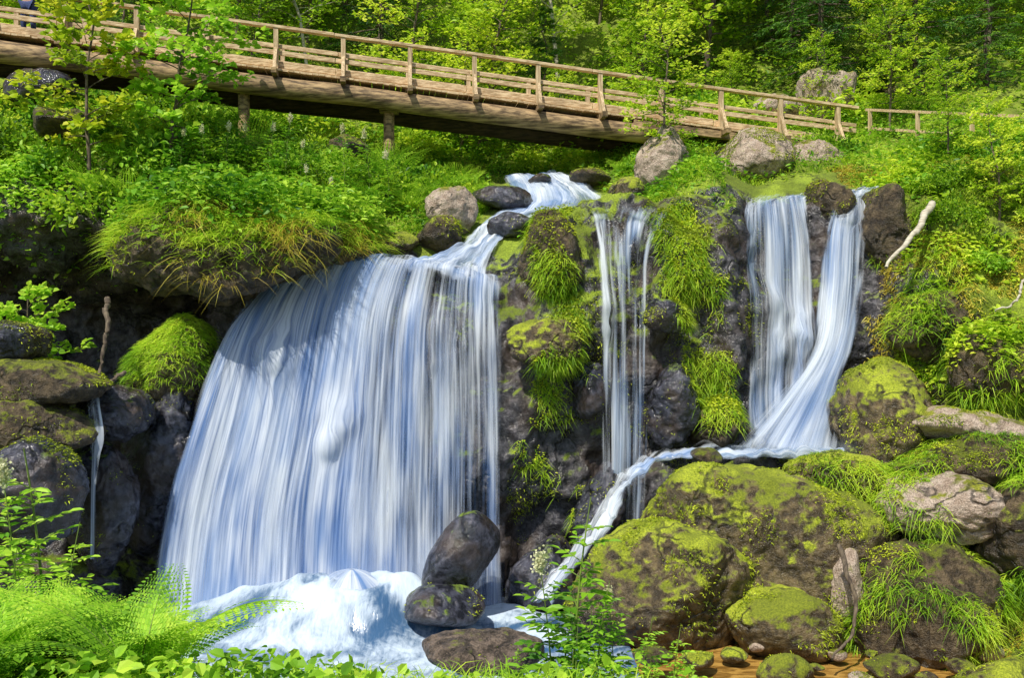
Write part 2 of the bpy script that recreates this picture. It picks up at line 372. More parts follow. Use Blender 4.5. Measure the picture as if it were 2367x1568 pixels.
B(930,330,46,40,17.5,.6,M_brown,'brown outcrop half hidden in the steep bank',51,6,tilt=.5)
B(884,232,28,46,18.8,.9,M_brown,'brown lichen rock beside the waterfall lip',10,6)
B(826,207,22,24,19.4,.8,M_brown,'dark mossy rock splitting the waterfall lip',11,6)
B(664,168,29,38,21.6,.9,M_gran,'upright pink granite boulder under the bridge',13,6)
B(750,162,44,34,21.8,1.2,M_gran,'big round granite boulder with moss cap',14,6)
B(812,168,32,24,22.2,.9,M_gran,'pale lichen-covered boulder beneath the footbridge',15,6)
B(452,211,28,24,20.2,.6,M_gran,'grey stone with pink lichen beside the cascade',16,5)
B(512,227,25,12,19.6,.4,M_wet,'wet dark stone in the cascade',17,5)
B(506,199,34,13,21.4,.6,M_wet,'flat dark rock dividing the upper cascade',18,5)
B(383,246,34,16,19.3,.6,M_moss,'low mossy rock at the cascade edge',19,5)
B(440,240,24,22,19.6,.5,M_brown,'brown mossy rock at the cascade edge',20,5)
B(628,196,20,18,20.6,.6,M_moss,'mossy stone by the upper cascade',21,5)
B(590,178,22,9,23.0,.6,M_brown,'small brown rock in the upper stream',22,5)
B(540,181,12,6,23.2,.4,M_wet,'small wet rock in the upper stream',23,5)
B(222,250,128,50,18.0,1.9,M_brown,'big overhanging rock capped with long grass',24,7,rough=.13,name='overhanging_rock')
B(330,250,55,34,18.9,1.0,M_brown,'grassy rock shelf above the waterfall lip',41,6)
B(12,342,36,25,16.2,.9,M_wet,'grey rounded rock in the shaded hollow',25,6)
B(45,384,72,26,15.8,1.0,M_brown,'flat mossy slab beside the small trickle',26,6)
B(30,428,68,30,15.3,.9,M_brown,'broad brown wet boulder',27,6)
B(110,412,34,28,16.4,.7,M_wet,'dark wet rock carrying the small trickle',28,6)
B(20,490,66,52,14.8,1.0,M_wet,'dark mossy rock above the ferns',29,6)
B(102,500,38,80,16.3,.6,M_wet,'moss streaked rock wall behind the trickle',30,6)
B(158,470,40,90,17.5,.7,M_wet,'wet dark rock shoulder beside the big waterfall',31,6,tilt=.3)
B(172,368,44,50,17.7,.8,M_moss,'rounded rock carpeted with bright grass',32,6)
B(464,560,32,56,15.7,.55,M_wet,'smooth pointed wet rock in the spray of the falls',33,6,tilt=.55,rough=.035,sharp=7,fine=.012)
B(440,606,46,24,15.2,.7,M_wet,'flat wet boulder at the foot of the falls',34,6,rough=.05,fine=.015)
B(545,580,36,40,16.9,.7,M_wet,'dark wet rock in the shaded gap',35,6)
B(600,520,30,60,17.2,.5,M_wet,'dark wet rock under the thin falls',42,6)
B(484,652,62,18,12.2,.6,M_bankr,'low speckled brown rock in front of the pool',36,6)
B(592,393,20,30,17.35,.4,M_wet,'blue grey bulge of wet rock',37,6,fine=.012)
B(668,316,25,17,17.4,.4,M_wet,'smooth grey stone in the mossy cliff',38,6,fine=.012)
B(670,406,27,46,17.4,.5,M_wet,'dark wet crag beneath the mossy strip',39,6)
B(716,428,26,24,17.4,.5,M_brown,'brown rock at the cliff foot',43,6)
B(707,457,15,7,16.7,.4,M_brown,'small brown rock parting the stream',48,5)
B(548,342,40,28,17.15,.5,M_moss,'olive mossy bulge on the cliff face',44,6)
B(552,265,32,55,17.7,.6,M_brown,'mossy dark rock column next to the big waterfall',45,6)
for k,(u,v,w_,h_,D) in enumerate([(785,672,26,16,13.5),(890,668,30,13,13.4),(945,655,16,9,13.9),(735,655,14,7,14.0),(960,668,18,8,13.3),(835,655,12,6,14.0),(1005,690,45,28,12.0),(905,650,10,5,14.2),(860,680,14,7,13.2),(700,660,18,9,13.6),(655,655,22,12,13.3),(990,652,14,8,14.0),(815,668,9,4,13.6),(925,678,11,5,13.0),(757,648,8,5,14.2),(870,655,7,4,14.0)]):
    B(u,v,w_,h_,D,w_*D/910*.8,(M_moss,M_brown,M_gran)[k%3],('mossy stone','brown wet stone','pale pebbly stone')[k%3]+' lying in the shallow amber pool',60+k,5,name='stone',group='stones in the shallow pool')
for k,(u,v,w_,h_,D) in enumerate([(830,98,36,28,27.0),(775,112,22,14,27),(905,95,25,16,27.5),(350,150,25,14,23),(40,90,34,24,21.5),(60,125,30,18,20.5)]):
    B(u,v,w_,h_,D,.9,(M_gran,M_gran,M_moss,M_brown,M_wet,M_brown)[k],'weathered rock half buried in the wooded slope',90+k,5)
# ---------------------------------------------------------------- water
def sheet(ctrl,nu,nv,name,mats,dens,label,layers=1,drape='y',gap=.1,seed=0,lay_dens=(1,.8,.65,.5),step=.07,wob=.05,chop=0.):
    ctrl=np.array(ctrl,float)
    S=catmull(ctrl,nv); S=catmull(S.transpose(1,0,2),nu).transpose(1,0,2)
    if chop: S[...,2]+=np.abs(fbm(S*2.2,seed+3,3))*chop
    if drape=='y':
        for a in range(nv):
            for b in range(0,nu):
                q=S[a,b]; h=bvh.ray_cast(Vector((q[0],14.2,q[2])),Vector((0,1,0)))
                if h[0] is not None and h[0].y<q[1]+gap: q[1]=h[0].y-gap
        for _ in range(6):
            S[1:-1,:,1]=np.minimum(S[1:-1,:,1],.25*S[1:-1,:,1]+.375*(S[2:,:,1]+S[:-2,:,1])); S[:,1:-1,1]=np.minimum(S[:,1:-1,1],.25*S[:,1:-1,1]+.375*(S[:,2:,1]+S[:,:-2,1]))
    us=np.concatenate([[0],np.cumsum(np.linalg.norm(np.diff(S.mean(0),axis=0),axis=-1))])
    vs=np.concatenate([[0],np.cumsum(np.linalg.norm(np.diff(S.mean(1),axis=0),axis=-1))])
    N=gnorm(S)
    N=np.where(N[...,1:2]*1.0-N[...,2:3]*.6>0,-N,N)
    uu,vv=np.meshgrid(us,vs); a_,b_=np.meshgrid(np.linspace(0,1,nu),np.linspace(0,1,nv))
    V=[];U=[];Dn=[];F=[];mi=[]
    for k in range(layers):
        w1=fbm(np.stack([uu*3,vv*.35,uu*0+k*5+seed],-1),2,3)*wob
        Vk=S+N*(k*step+w1)[...,None]
        dn=dens(a_,b_)*lay_dens[k]
        F.append(gridF(nv,nu)+len(V)*nu*nv); V.append(Vk.reshape(-1,3)); U.append(np.stack([uu+k*13.7+seed,vv+k*5],-1).reshape(-1,2)); Dn.append(dn.ravel()); mi+= [k]*((nv-1)*(nu-1))
    me=mesh_from(name,np.concatenate(V),np.concatenate(F),None,True,np.concatenate(U),{'flow_amount':np.concatenate(Dn)})
    for m in mats[:layers]: me.materials.append(m)
    me.polygons.foreach_set('material_index',np.array(mi,np.int32)); 
    return obj_from(name,me,label=label,category='waterfall' if 'fall' in name else 'water',kind='structure'),S
def edge(a,w=.06,b=None,amp=.5):
    j=0 if b is None else fbm(np.stack([a*0+3,b*9,a*4],-1),77,3)*amp*w
    return np.clip((a+j)/w,0,1)*np.clip((1-a+j)/w,0,1)
def dmain(a,b):
    d=np.interp(a,[0,.06,.2,.5,.6,.66,.74,.84,.93,1],[.8,.98,1.0,1.08,1.0,.72,.62,.74,.80,.95])
    d=d+fbm(np.stack([a*10,b*1.4,a*0],-1),4,3)*.40
    d=d*np.where(b<.16,np.where(a<.62,.88+.3*b,1.1),1.0)
    d=d+np.clip((b-.85)/.1,0,1)*.2
    return d*(.35+.65*edge(a,.03,b))
lip=[(281,281,18.2),(303,267,18.3),(335,259,18.5),(375,262,18.3),(415,266,18.2),(455,271,18.1),(500,286,18.0)]
rows=[[P(*l)+np.array([.35*(3-i)*.3,1.3,.04]) for i,l in enumerate(lip)],
 [P(*l) for l in lip],
 [P(252,305,17.9),P(279,290,18.0),P(317,282,18.15),P(362,285,18.0),P(408,290,17.85),P(453,296,17.75),P(502,310,17.7)],
 [P(220,348,17.4),P(253,338,17.5),P(299,330,17.6),P(350,330,17.55),P(401,332,17.45),P(450,335,17.4),P(504,345,17.4)],
 [P(188,430,17.0),P(228,430,17.05),P(279,430,17.1),P(337,430,17.1),P(396,430,17.1),P(450,430,17.1),P(506,430,17.15)],
 [P(165,515,16.75),P(208,515,16.8),P(263,515,16.8),P(326,515,16.85),P(394,515,16.9),P(449,515,16.9),P(506,515,17.0)],
 [P(150,612,16.5),P(196,615,16.5),P(256,616,16.5),P(321,612,16.6),P(392,610,16.7),P(449,608,16.75),P(506,606,16.9)]]
sheet(rows,170,150,'waterfall',W,dmain,'wide silky waterfall fanning over a domed rock',3,gap=.08,wob=.08,lay_dens=(1,.84,.72))
sheet(casc,60,130,'cascade_waterfall',[W_wh,W[2]],lambda a,b: (1.08+fbm(np.stack([a*5,b*5,a*0],-1),8,3)*.45)*(.1+.9*edge(a,.14,b))*np.clip((1-b)/.1,0,1),'white cascade tumbling between mossy stones',2,drape='n',seed=5,step=.05,wob=.08,chop=.14)
mid=[[P(578,213,18.9),P(622,211,18.9),P(668,216,18.9)],[P(590,222,18.2),P(622,222,18.2),P(664,228,18.2)],[P(597,262,17.6),P(622,260,17.6),P(652,268,17.6)],
 [P(600,340,17.3),P(624,340,17.3),P(650,340,17.3)],[P(601,430,17.1),P(624,430,17.1),P(650,430,17.1)],[P(602,545,16.9),P(622,545,16.9),P(646,545,16.9)]]
sheet(mid,80,120,'thin_waterfall',[W[3],W_wh],lambda a,b: (.62+.05*np.cos(a*15)*np.clip(b*4,0,1)+fbm(np.stack([a*10,b*5,a*0],-1),3,3)*.45-.2*np.clip(1-b/.15,0,1))*(.3+.7*edge(a,.1,b)),'thin lacy veil of water threading down a dark cliff',2,gap=.07,seed=9,lay_dens=(1,.9))
r1_=[[P(744,205,20.0),P(775,200,20.0),P(806,199,20.0)],[P(741,211,19.0),P(775,206,19.0),P(808,206,19.0)],[P(739,245,18.6),P(778,242,18.6),P(815,245,18.6)],[P(739,310,18.3),P(779,310,18.3),P(818,310,18.3)],
 [P(742,380,17.9),P(780,380,17.9),P(818,380,17.9)],[P(745,455,17.4),P(782,455,17.4),P(815,455,17.4)]]
sheet(r1_,80,110,'curtain_waterfall',[W_wh,W[3],W[2]],lambda a,b: (.86+fbm(np.stack([a*7,b*1.5,a*0],-1),13,3)*.4)*(.1+.9*edge(a,.09,b)),'tall straight curtain of white falling water',3,gap=.1,seed=17,step=.06)
r2_=[[P(838,199,20.0),P(852,198,20.0),P(866,200,20.0)],[P(832,206,19.0),P(850,204,19.0),P(868,206,19.0)],[P(822,235,18.7),P(845,233,18.7),P(869,238,18.7)],[P(817,295,18.2),P(842,292,18.2),P(866,292,18.2)],
 [P(808,350,17.8),P(834,345,17.8),P(858,342,17.8)],[P(772,400,17.45),P(812,392,17.5),P(850,388,17.5)],[P(722,450,17.05),P(780,455,17.0),P(842,456,17.0)]]
sheet(r2_,80,120,'slanting_waterfall',[W_wh,W[3],W[2]],lambda a,b: (1.02+fbm(np.stack([a*7,b*2.2,a*0],-1),15,3)*.45)*(.1+.9*edge(a,.16,b,.8)),'dense white water chute curving over rock',3,gap=.12,seed=27,step=.06)
st=[[P(848,452,17.3),P(842,466,16.5)],[P(780,448,17.3),P(772,463,16.6)],[P(722,449,17.3),P(712,464,16.5)],[P(670,454,17.0),P(664,474,16.3)],[P(628,470,16.5),P(640,490,15.8)],[P(600,503,16.0),P(624,518,15.3)],[P(573,543,15.7),P(601,558,15.0)],[P(542,584,15.5),P(570,596,14.8)],[P(525,606,15.4),P(558,614,14.8)]]
st=[[a,a*.65+b*.35+np.array([0,-.02,.06]),a*.35+b*.65+np.array([0,-.02,.05]),b] for a,b in st]
_,Sst=sheet(st,36,160,'stream_cascade',[W_wh,W[3]],lambda a,b: (1.1+fbm(np.stack([a*3,b*9,a*0],-1),35,3)*.6)*(.05+.95*edge(a,.30,b,.9)),'white stream sliding round the mossy boulder',2,drape='n',seed=37,step=.05,wob=.1,chop=.26)
tr=[[P(84,384,16.1),P(90,384,16.1),P(98,385,16.1)],[P(88,405,15.6),P(94,405,15.55),P(100,405,15.6)],[P(90,436,15.4),P(96,437,15.35),P(104,438,15.4)],[P(91,470,15.3),P(94,470,15.3),P(98,470,15.3)],[P(90,560,15.1),P(92,560,15.1),P(94,560,15.1)]]
sheet(tr,14,70,'trickle_waterfall',[W_wh],lambda a,b: .85+.4*fbm(np.stack([a*3,b*6,a*0],-1),5,2),'thin trickle dropping from a wet rock ledge',1,drape='n',seed=47,wob=.02)
def mist(pts,h,label,amt):
    pts=catmull(np.array(pts),80); V=[];A_=[]
    for k in range(3):
        for q in np.linspace(0,1,24):
            hh_=h*(.75+.5*fbm(np.stack([pts[:,0]*1.1,pts[:,0]*0+k*4,pts[:,0]*0],-1),9,3))
            V.append(pts+np.stack([pts[:,0]*0,-.22*k-.3*np.sin(q*3)+pts[:,0]*0,hh_*q],-1)); e_=np.linspace(0,1,80)
            A_.append(amt*(1-q)**1.3*np.clip(q/.08+.5,0,1)*np.sin(math.pi*e_)**.7)
    V=np.concatenate(V); F=np.concatenate([gridF(24,80)+k*24*80 for k in range(3)])
    obj_from('water_mist',mesh_from('water_mist',V,F,M_mist,True,None,{'flow_amount':np.concatenate(A_)}),label=label,category='mist',kind='structure')
mist([P(140,615,16.4)+[0,0,.05],P(250,620,16.1)+[0,0,.1],P(330,616,15.9)+[0,0,.1],P(420,612,16.3)+[0,0,.1],P(505,608,16.6)+[0,0,.05]],1.25,'soft spray rising at the foot of the falls',.5)
mist([P(735,452,17.0),P(790,457,16.8),P(850,457,17.0)],.5,'spray at the foot of the chute',.4)
def pool_mat():
    t=NT('pool_water'); g=t.n('ShaderNodeNewGeometry'); pos=g.outputs['Position']
    a=t.n('ShaderNodeAttribute',attribute_name='foamy')
    n=t.noise(t.mapping(pos,(1.2,1.2,.4)),1.3,5,.6,1.5); n2=t.noise(t.mapping(pos,(2.6,1.0,.3)),6,4,.6,.5)
    f=t.smooth(t.math('ADD',t.math('ADD',t.math('MULTIPLY',n,.9),t.math('MULTIPLY',n2,.45)),t.math('MULTIPLY',a.outputs['Fac'],.42)),.62,1.18)
    col=t.mix(f,(.045,.11,.22),(.56,.66,.77))
    p=t.n('ShaderNodeBsdfPrincipled'); t.l(col,p.inputs['Base Color']); t.l(t.smooth(f,0,1,.15,.7),p.inputs['Roughness'])
    t.l(t.bump(t.math('ADD',n,t.math('MULTIPLY',n2,.5)),.3,.08),p.inputs['Normal']); t.l(p.outputs[0],t.out.inputs[0]); return t.m
def amber_mat():
    t=NT('amber_water'); g=t.n('ShaderNodeNewGeometry'); pos=g.outputs['Position']
    n=t.noise(t.mapping(pos,(1,2.5,1)),3,6,.6,.6); n2=t.noise(t.mapping(pos,(1,3,1)),14,4,.6)
    col=t.mix(t.smooth(n,.38,.62),(.20,.10,.02),(.50,.29,.07))
    p=t.n('ShaderNodeBsdfPrincipled'); t.l(col,p.inputs['Base Color']); p.inputs['Roughness'].default_value=.08
    t.l(t.bump(n2,.35,.03),p.inputs['Normal']); t.l(p.outputs[0],t.out.inputs[0]); return t.m
px,py=np.meshgrid(np.linspace(-7.5,1.9,240),np.linspace(9,17.6,220))
pz=fbm(np.stack([px*1.5,py*2,px*0],-1),5,4)*.07
foam=np.clip(1-(16.8-py)/7.5,0,1)*np.clip(1.4-np.abs(px+2.8)/4.6,0,1)
for (u,D,rx,ry,hz) in [(352,15.7,1.35,.75,.85),(262,15.9,.8,.5,.35),(215,16.2,1.0,.5,.3),(300,14.9,1.1,.6,.18),(415,15.7,.7,.5,.35),(505,16.2,.7,.5,.2),(545,15.2,.5,.4,.15)]:
    cx=(u-512)*D/910; q=((px-cx)/rx)**2+((py-D)/ry)**2
    g_=np.exp(-q**1.15*.8)*(1+.25*fbm(np.stack([px*1.8,py*1.8,px*0+u],-1),6,4)); pz=pz+hz*g_; foam=foam+.30*g_-.45*np.exp(-((np.sqrt(q)-1.3)/.3)**2)
obj_from('pool_water',mesh_from('pool_water',np.stack([px,py,pz],-1).reshape(-1,3),gridF(220,240),pool_mat(),True,attrs={'foamy':foam.ravel()}),label='churning blue white plunge pool',category='water',kind='structure')
# thin water veil sliding over the hidden rock in the pool
c0=P(352,612,15.65); nu,nv=150,44
th=np.linspace(0,2*math.pi,nu); r_=np.linspace(0.03,1,nv); R,Tt=np.meshgrid(r_,th,indexing='ij')
vx=c0[0]+1.75*R*np.cos(Tt)*(1+.12*fbm(np.stack([np.cos(Tt)*2,np.sin(Tt)*2,R*0],-1),4,3)); vy=c0[1]+.95*R*np.sin(Tt); vz=.98*np.exp(-R**2*1.7)+.04+fbm(np.stack([vx*1.4,vy*1.4,vx*0],-1),6,3)*.07
vu=np.stack([Tt/(2*math.pi)*6.5,R*1.4],-1).reshape(-1,2)
vd=(1.0-.2*R+fbm(np.stack([vx*1.6,vy*1.6,vx*0],-1),14,3)*.5)*np.clip((1-R)/.35,0,1)**.7
obj_from('water_foam',mesh_from('water_foam',np.stack([vx,vy,vz],-1).reshape(-1,3),gridF(nv,nu),W[2],True,vu,{'flow_amount':vd.ravel()}),label='veil of water spilling off a submerged rock',category='water',kind='structure')
px,py=np.meshgrid(np.linspace(1.92,9,60),np.linspace(9,15,60)); pz=fbm(np.stack([px*2,py*3,px*0],-1),6,3)*.012-.03
obj_from('shallow_water',mesh_from('shallow_water',np.stack([px,py,pz],-1).reshape(-1,3),gridF(60,60),amber_mat(),True),label='shallow amber water over a stony bed',category='water',kind='structure')
# ---------------------------------------------------------------- bridge
A=P(194.7,16.0,22.5); Bp=P(861,109,25.0); dv=(Bp-A)/np.linalg.norm(Bp-A)
sd=nrm(np.array([-dv[1],dv[0],0.])); up=np.cross(sd,dv)*-1
if up[2]<0: up=-up
zz=np.array([0,0,1.])
RH=1.05; WD=1.55
def bl(t,s=0,h=0): return A+dv*t+sd*s+zz*(h-RH)
T0,T1=-6.6,17.6
bridge=bpy.data.objects.new('footbridge',None); bridge.location=tuple(bl(5)); COL.objects.link(bridge)
bridge['label']='weathered wooden footbridge with log beams crossing above the falls'; bridge['category']='bridge'
bc=bl(5)
def part(name,acc,mat,parent=bridge,bev=.008,label=None,smooth=False):
    me=mesh_from(name,np.concatenate(acc.V)-bc,np.concatenate(acc.F),mat,smooth)
    o=obj_from(name,me,(0,0,0),parent,label)
    if bev:
        m=o.modifiers.new('bevel','BEVEL'); m.width=bev; m.segments=1
    return o
for s in (0,WD):
    a=Acc(); L=3.34
    k=T0
    while k<T1:
        e=min(k+L,T1); a.add(*beamVF(bl(k,s,RH+.0+rng.uniform(-.006,.006)),bl(e-.012,s,RH+rng.uniform(-.006,.006)),.17,.075,sd,up)); k=e
    part('handrail',a,M_wh)
    for h,hh in ((.60,.10),(.44,.12),(.14,.17)):
        a=Acc(); k=T0+rng.uniform(0,.1); so=.075 if s==0 else -.075
        while k<T1:
            e=min(k+L,T1); j1,j2=rng.uniform(-.012,.012,2); a.add(*beamVF(bl(k,s+so,h+j1),bl(e-.015,s+so,h+j2),.045,hh,sd,up)); k=e
        part('rail',a,M_wh)
pm={}
for s in (0,WD):
    for k in range(-4,11):
        t=.3+1.67*k
        b0=bl(t,s,-.12); o_=-1 if s==0 else 1
        hd=nrm(np.array([dv[0],dv[1],0]))
        if s not in pm:
            m1=mesh_from('post',*beamVF(b0*0,b0*0+zz*(RH+.08),.11,.13,hd,sd),M_wv,False)
            m2=mesh_from('brace',*beamVF(sd*o_*.42+zz*-.02,sd*o_*.075+zz*.62,.08,.08,hd,nrm(np.cross(hd,sd*o_*-.34+zz*.64))),M_wv,False)
            m3=mesh_from('cross_beam',*beamVF(sd*o_*.55-zz*.05,sd*-o_*.3-zz*.05,.13,.13,hd,zz),M_log,False)
            pm[s]=(m1,m2,m3)
        po=obj_from('post',pm[s][0],tuple(b0-bc),bridge)
        po.rotation_euler=(0,rng.normal()*.008,0)
        obj_from('brace',pm[s][1],(0,0,0),po); obj_from('cross_beam',pm[s][2],(0,0,0),po)
a=Acc(); t=T0
while t<T1:
    w_=rng.uniform(.13,.16); j=rng.uniform(-.03,.03)
    a.add(*beamVF(bl(t,-.12+j,-.03),bl(t,WD+.12+j,-.03),w_-.012,.05,dv,up)); t+=w_
part('deck',a,M_wh,bev=0)
for s,te in ((-.02,11.6),(WD-.05,11.9)):
    ts=np.linspace(T0-.5,te,60); pts=np.array([bl(q,s,-.46) for q in ts]); r=np.interp(ts,[T0,te],[.265,.24])*(1+.06*fbm(np.stack([ts*.9,ts*0,ts*0+s],-1),3,3))
    pts+=np.stack([ts*0,vnoise(np.stack([ts*.5,ts*0,ts*0],-1),4)*.04,vnoise(np.stack([ts*.5,ts*0+5,ts*0],-1),4)*.04],-1)
    pts=np.concatenate([pts,pts[-1:]+dv*.01]); r=np.concatenate([r,[.01]])
    a=Acc(); a.add(*tube(pts,r,20))
    part('log_beam',a,M_log if s<1 else M_dark,bev=0,smooth=True)
for s in (.35,1.15):
    a=Acc(); a.add(*beamVF(bl(T0,s,-.19),bl(T1+.3,s,-.19),.16,.22,sd,up)); part('joist',a,M_dark)
a=Acc(); a.add(*beamVF(bl(11.2,-.05,-.2),bl(T1+.2,-.05,-.2),.14,.2,sd,up)); part('joist',a,M_log)
for (u,v0,v1) in ((244,84,120),(389,106,130)):
    D=22.9 if u<300 else 23.5; p0=P(u,v0,D); p1=P(u,v1,D); h=p0[2]-p1[2]+.8
    a=Acc(); z1=p0-zz*h
    a.add(*tube([z1,z1+zz*h*.5,p0-zz*.14],[.15,.14,.14],14)); a.add(*beamVF(p0-zz*.2,p0-zz*.0,.46,.34,np.array([1.,0,0]),np.array([0,1.,0])))
    part('support_post',a,M_log,bev=0.01)
fen=bpy.data.objects.new('path_railing',None); f0=P(866,110,24.9); fen.location=tuple(f0); COL.objects.link(fen); fen['label']='wooden railing of the path beyond the footbridge'; fen['category']='railing'
f1=P(1030,117,20.3); fd=nrm(f1-f0); fs=nrm(np.cross(fd,zz))
for h,hh in ((0,.07),(-.5,.07)):
    V,F=beamVF(f0*0+zz*h,f1-f0+zz*h,.07,hh,fs,zz); obj_from('rail',mesh_from('rail',V,F,M_wh,False),(0,0,0),fen)
fm=None
for k in range(5):
    q=fd*(.15+k*1.7); V,F=beamVF(zz*-1.25,zz*.02,.08,.08,fd,fs)
    fm=fm or mesh_from('post',V,F,M_wv,False); obj_from('post',fm,tuple(q),fen)
# ---------------------------------------------------------------- person on the bridge
def skin(name,pts,edges,rad,mat,parent,loc):
    me=bpy.data.meshes.new(name); me.from_pydata([tuple(x) for x in pts],edges,[]); o=obj_from(name,me,loc,parent)
    m=o.modifiers.new('skin','SKIN'); m.use_smooth_shade=True
    for i,r in enumerate(rad): me.skin_vertices[0].data[i].radius=(r,r*.85) if not isinstance(r,tuple) else r
    me.skin_vertices[0].data[0].use_root=True
    s=o.modifiers.new('sub','SUBSURF'); s.levels=2; s.render_levels=2; me.materials.append(mat); return o
M_skin=plain_mat('skin',(.50,.30,.21),(.58,.37,.27),rough=.5,bump=.05)
M_jean=plain_mat('blue_denim',(.02,.035,.12),(.04,.07,.2),(1,1,1),.8,.3,30)
M_shirt=plain_mat('patterned_shirt',(.08,.16,.45),(.75,.78,.85),(1,1,1),.8,.1,14)
M_hair=plain_mat('hair',(.05,.03,.015),(.12,.07,.03),(1,1,1),.5,.4,20)
pl=bl((-11.85-A[0])/dv[0],.55,0)
per=bpy.data.objects.new('person',None)
per.location=tuple(pl); COL.objects.link(per); per['label']='person in patterned blue shirt and jeans standing at the rail'; per['category']='person'
J=[(0,0,.95),(0,0,1.15),(0,0,1.38),(0,0,1.48),(0,-.01,1.6),(0,-.01,1.7),(.1,0,.9),(.12,-.03,.5),(.12,.03,.08),(.12,-.14,.03),(-.1,0,.9),(-.12,-.03,.5),(-.12,.03,.08),(-.12,-.14,.03),
 (.19,0,1.4),(.27,-.06,1.15),(.24,-.26,1.05),(.23,-.34,1.05),(-.19,0,1.4),(-.27,-.06,1.15),(-.24,-.26,1.05),(-.23,-.34,1.05)]
E=[(0,1),(1,2),(2,3),(3,4),(4,5),(0,6),(6,7),(7,8),(8,9),(0,10),(10,11),(11,12),(12,13),(2,14),(14,15),(15,16),(16,17),(2,18),(18,19),(19,20),(20,21)]
Rr=[.14,.12,.13,.055,.095,.08,.09,.058,.04,.035,.09,.058,.04,.035,.055,.042,.032,.03,.055,.042,.032,.03]
skin('body',J,E,Rr,M_skin,per,(0,0,0))
skin('trousers',[J[0],J[6],J[7],(.12,.03,.12),J[10],J[11],(-.12,.03,.12)],[(0,1),(1,2),(2,3),(0,4),(4,5),(5,6)],[.165,.11,.08,.065,.11,.08,.065],M_jean,per,(0,0,0))
skin('shirt',[(0,0,1.0),J[1],J[2],J[14],(.26,-.04,1.2),J[18],(-.26,-.04,1.2)],[(0,1),(1,2),(2,3),(3,4),(2,5),(5,6)],[.165,.15,.155,.08,.065,.08,.065],M_shirt,per,(0,0,0))
skin('hair',[(0,.03,1.62),(0,.02,1.72)],[(0,1)],[.105,.09],M_hair,per,(0,0,0))
# ---------------------------------------------------------------- plants: prototypes
def make_tree(seed,H,r0,nb,kind,leaf,lw,Lb,h0=.15,lean=0.,twigs=7,per=13,bark=M_bark,lm=L_beech):
    r=np.random.default_rng(seed); tr=Acc(); lf=Acc()
    z=np.linspace(0,1,12); wob=np.cumsum(r.normal(size=(12,2))*.02*H,axis=0)*z[:,None]
    tp=np.stack([wob[:,0]+lean*H*z,wob[:,1],z*H],1); tr.add(*tube(tp,r0*(1-z*.92)+.008,8))
    LC=[];LA=[];LN=[];LS=[]
    for k in range(nb):
        f=h0+(1-h0)*(k+.5)/nb; f=min(.98,f+r.uniform(-.02,.02)); base=np.array([np.interp(f,z,tp[:,i]) for i in range(3)])
        az=k*2.4+r.uniform(-.5,.5)
        if kind=='spruce': ln=Lb*(1-f)**.8*r.uniform(.8,1.1)+.15; el=-.1-.25*(1-f); curve=.15
        else:
            ln=Lb*(math.sin(math.pi*min(1,(1-f)*.85+.13))**.7)*r.uniform(.6,1.15); el=r.uniform(.15,.75)*(.5+f); curve=-.25
        d=np.array([math.cos(az)*math.cos(el),math.sin(az)*math.cos(el),math.sin(el)])
        s=np.linspace(0,1,7)[:,None]; bp=base+d*ln*s+np.array([0,0,curve*ln])*s**2+np.cumsum(r.normal(size=(7,3))*.025*ln,axis=0)*s
        tr.add(*tube(bp,(r0*.34*(1-f)+.008)*(1-s[:,0]*.85),5))
        for q in range(twigs):
            g=.2+.8*(q+r.uniform(0,1))/twigs; b=np.array([np.interp(g,s[:,0],bp[:,i]) for i in range(3)])
            sgn=1 if q%2 else -1; perp=nrm(np.cross(d,[0,0,1]))*sgn
            td=nrm(d*.6+perp*r.uniform(.4,1)+r.normal(size=3)*.2+np.array([0,0,-.15 if kind=='spruce' else .05])); tl=ln*r.uniform(.22,.45)*(1.15-.5*g)+.1
            e=b+td*tl; tr.add(*tube(np.array([b,(b+e)/2+r.normal(size=3)*.02,e]),[.006,.004,.002],3))
            n=per; u_=r.uniform(0.05,1.05,n)[:,None]; c=b+td*tl*u_+r.normal(size=(n,3))*tl*(.10 if kind!='spruce' else .03)
            LC.append(c); ax=nrm(td+ nrm(np.cross(td,[0,0,1]))*np.where(np.arange(n)%2,1,-1)[:,None]*1.1+r.normal(size=(n,3))*.35); LA.append(ax)
            nn=nrm(np.array([-.15,-.35,1.])+r.normal(size=(n,3))*(.5 if kind!='spruce' else .8)); LN.append(nn); LS.append(r.uniform(.6,1.2,n))
    LC=np.concatenate(LC);LA=np.concatenate(LA);LN=np.concatenate(LN);LS=np.concatenate(LS)*leaf
    lf.add(*leaves(LC,LA,LN,LS,LS*lw))
    return tr.mesh('trunk',bark),lf.mesh('crown',lm,False)
protos={}
protos['a']=make_tree(11,7.5,.09,44,'b',.19,.62,2.2,lm=L_forest,per=13,twigs=7)
protos['b']=make_tree(12,6.5,.07,42,'b',.18,.6,2.0,lm=L_beech,per=13,twigs=7)
protos['c']=make_tree(13,8.5,.10,44,'b',.20,.6,2.4,lm=L_beech,h0=.1,per=13,twigs=7)
protos['s']=make_tree(14,8.0,.10,64,'spruce',.14,.24,1.9,h0=.06,twigs=10,per=22,lm=L_spruce)
protos['m']=make_tree(15,4.6,.045,26,'b',.18,.85,1.5,h0=.2,twigs=6,per=10,lm=L_maple)
protos['m2']=make_tree(18,4.2,.04,28,'b',.17,.85,1.3,h0=.15,twigs=6,per=11,lm=L_fern)
protos['y']=make_tree(16,4.4,.03,36,'b',.10,.65,1.0,h0=.2,twigs=6,per=13,bark=M_bark,lm=L_beech)
protos['p']=make_tree(17,9,.07,40,'b',.16,.6,1.8,h0=.25,twigs=6,per=13,bark=M_birch,lm=L_beech)
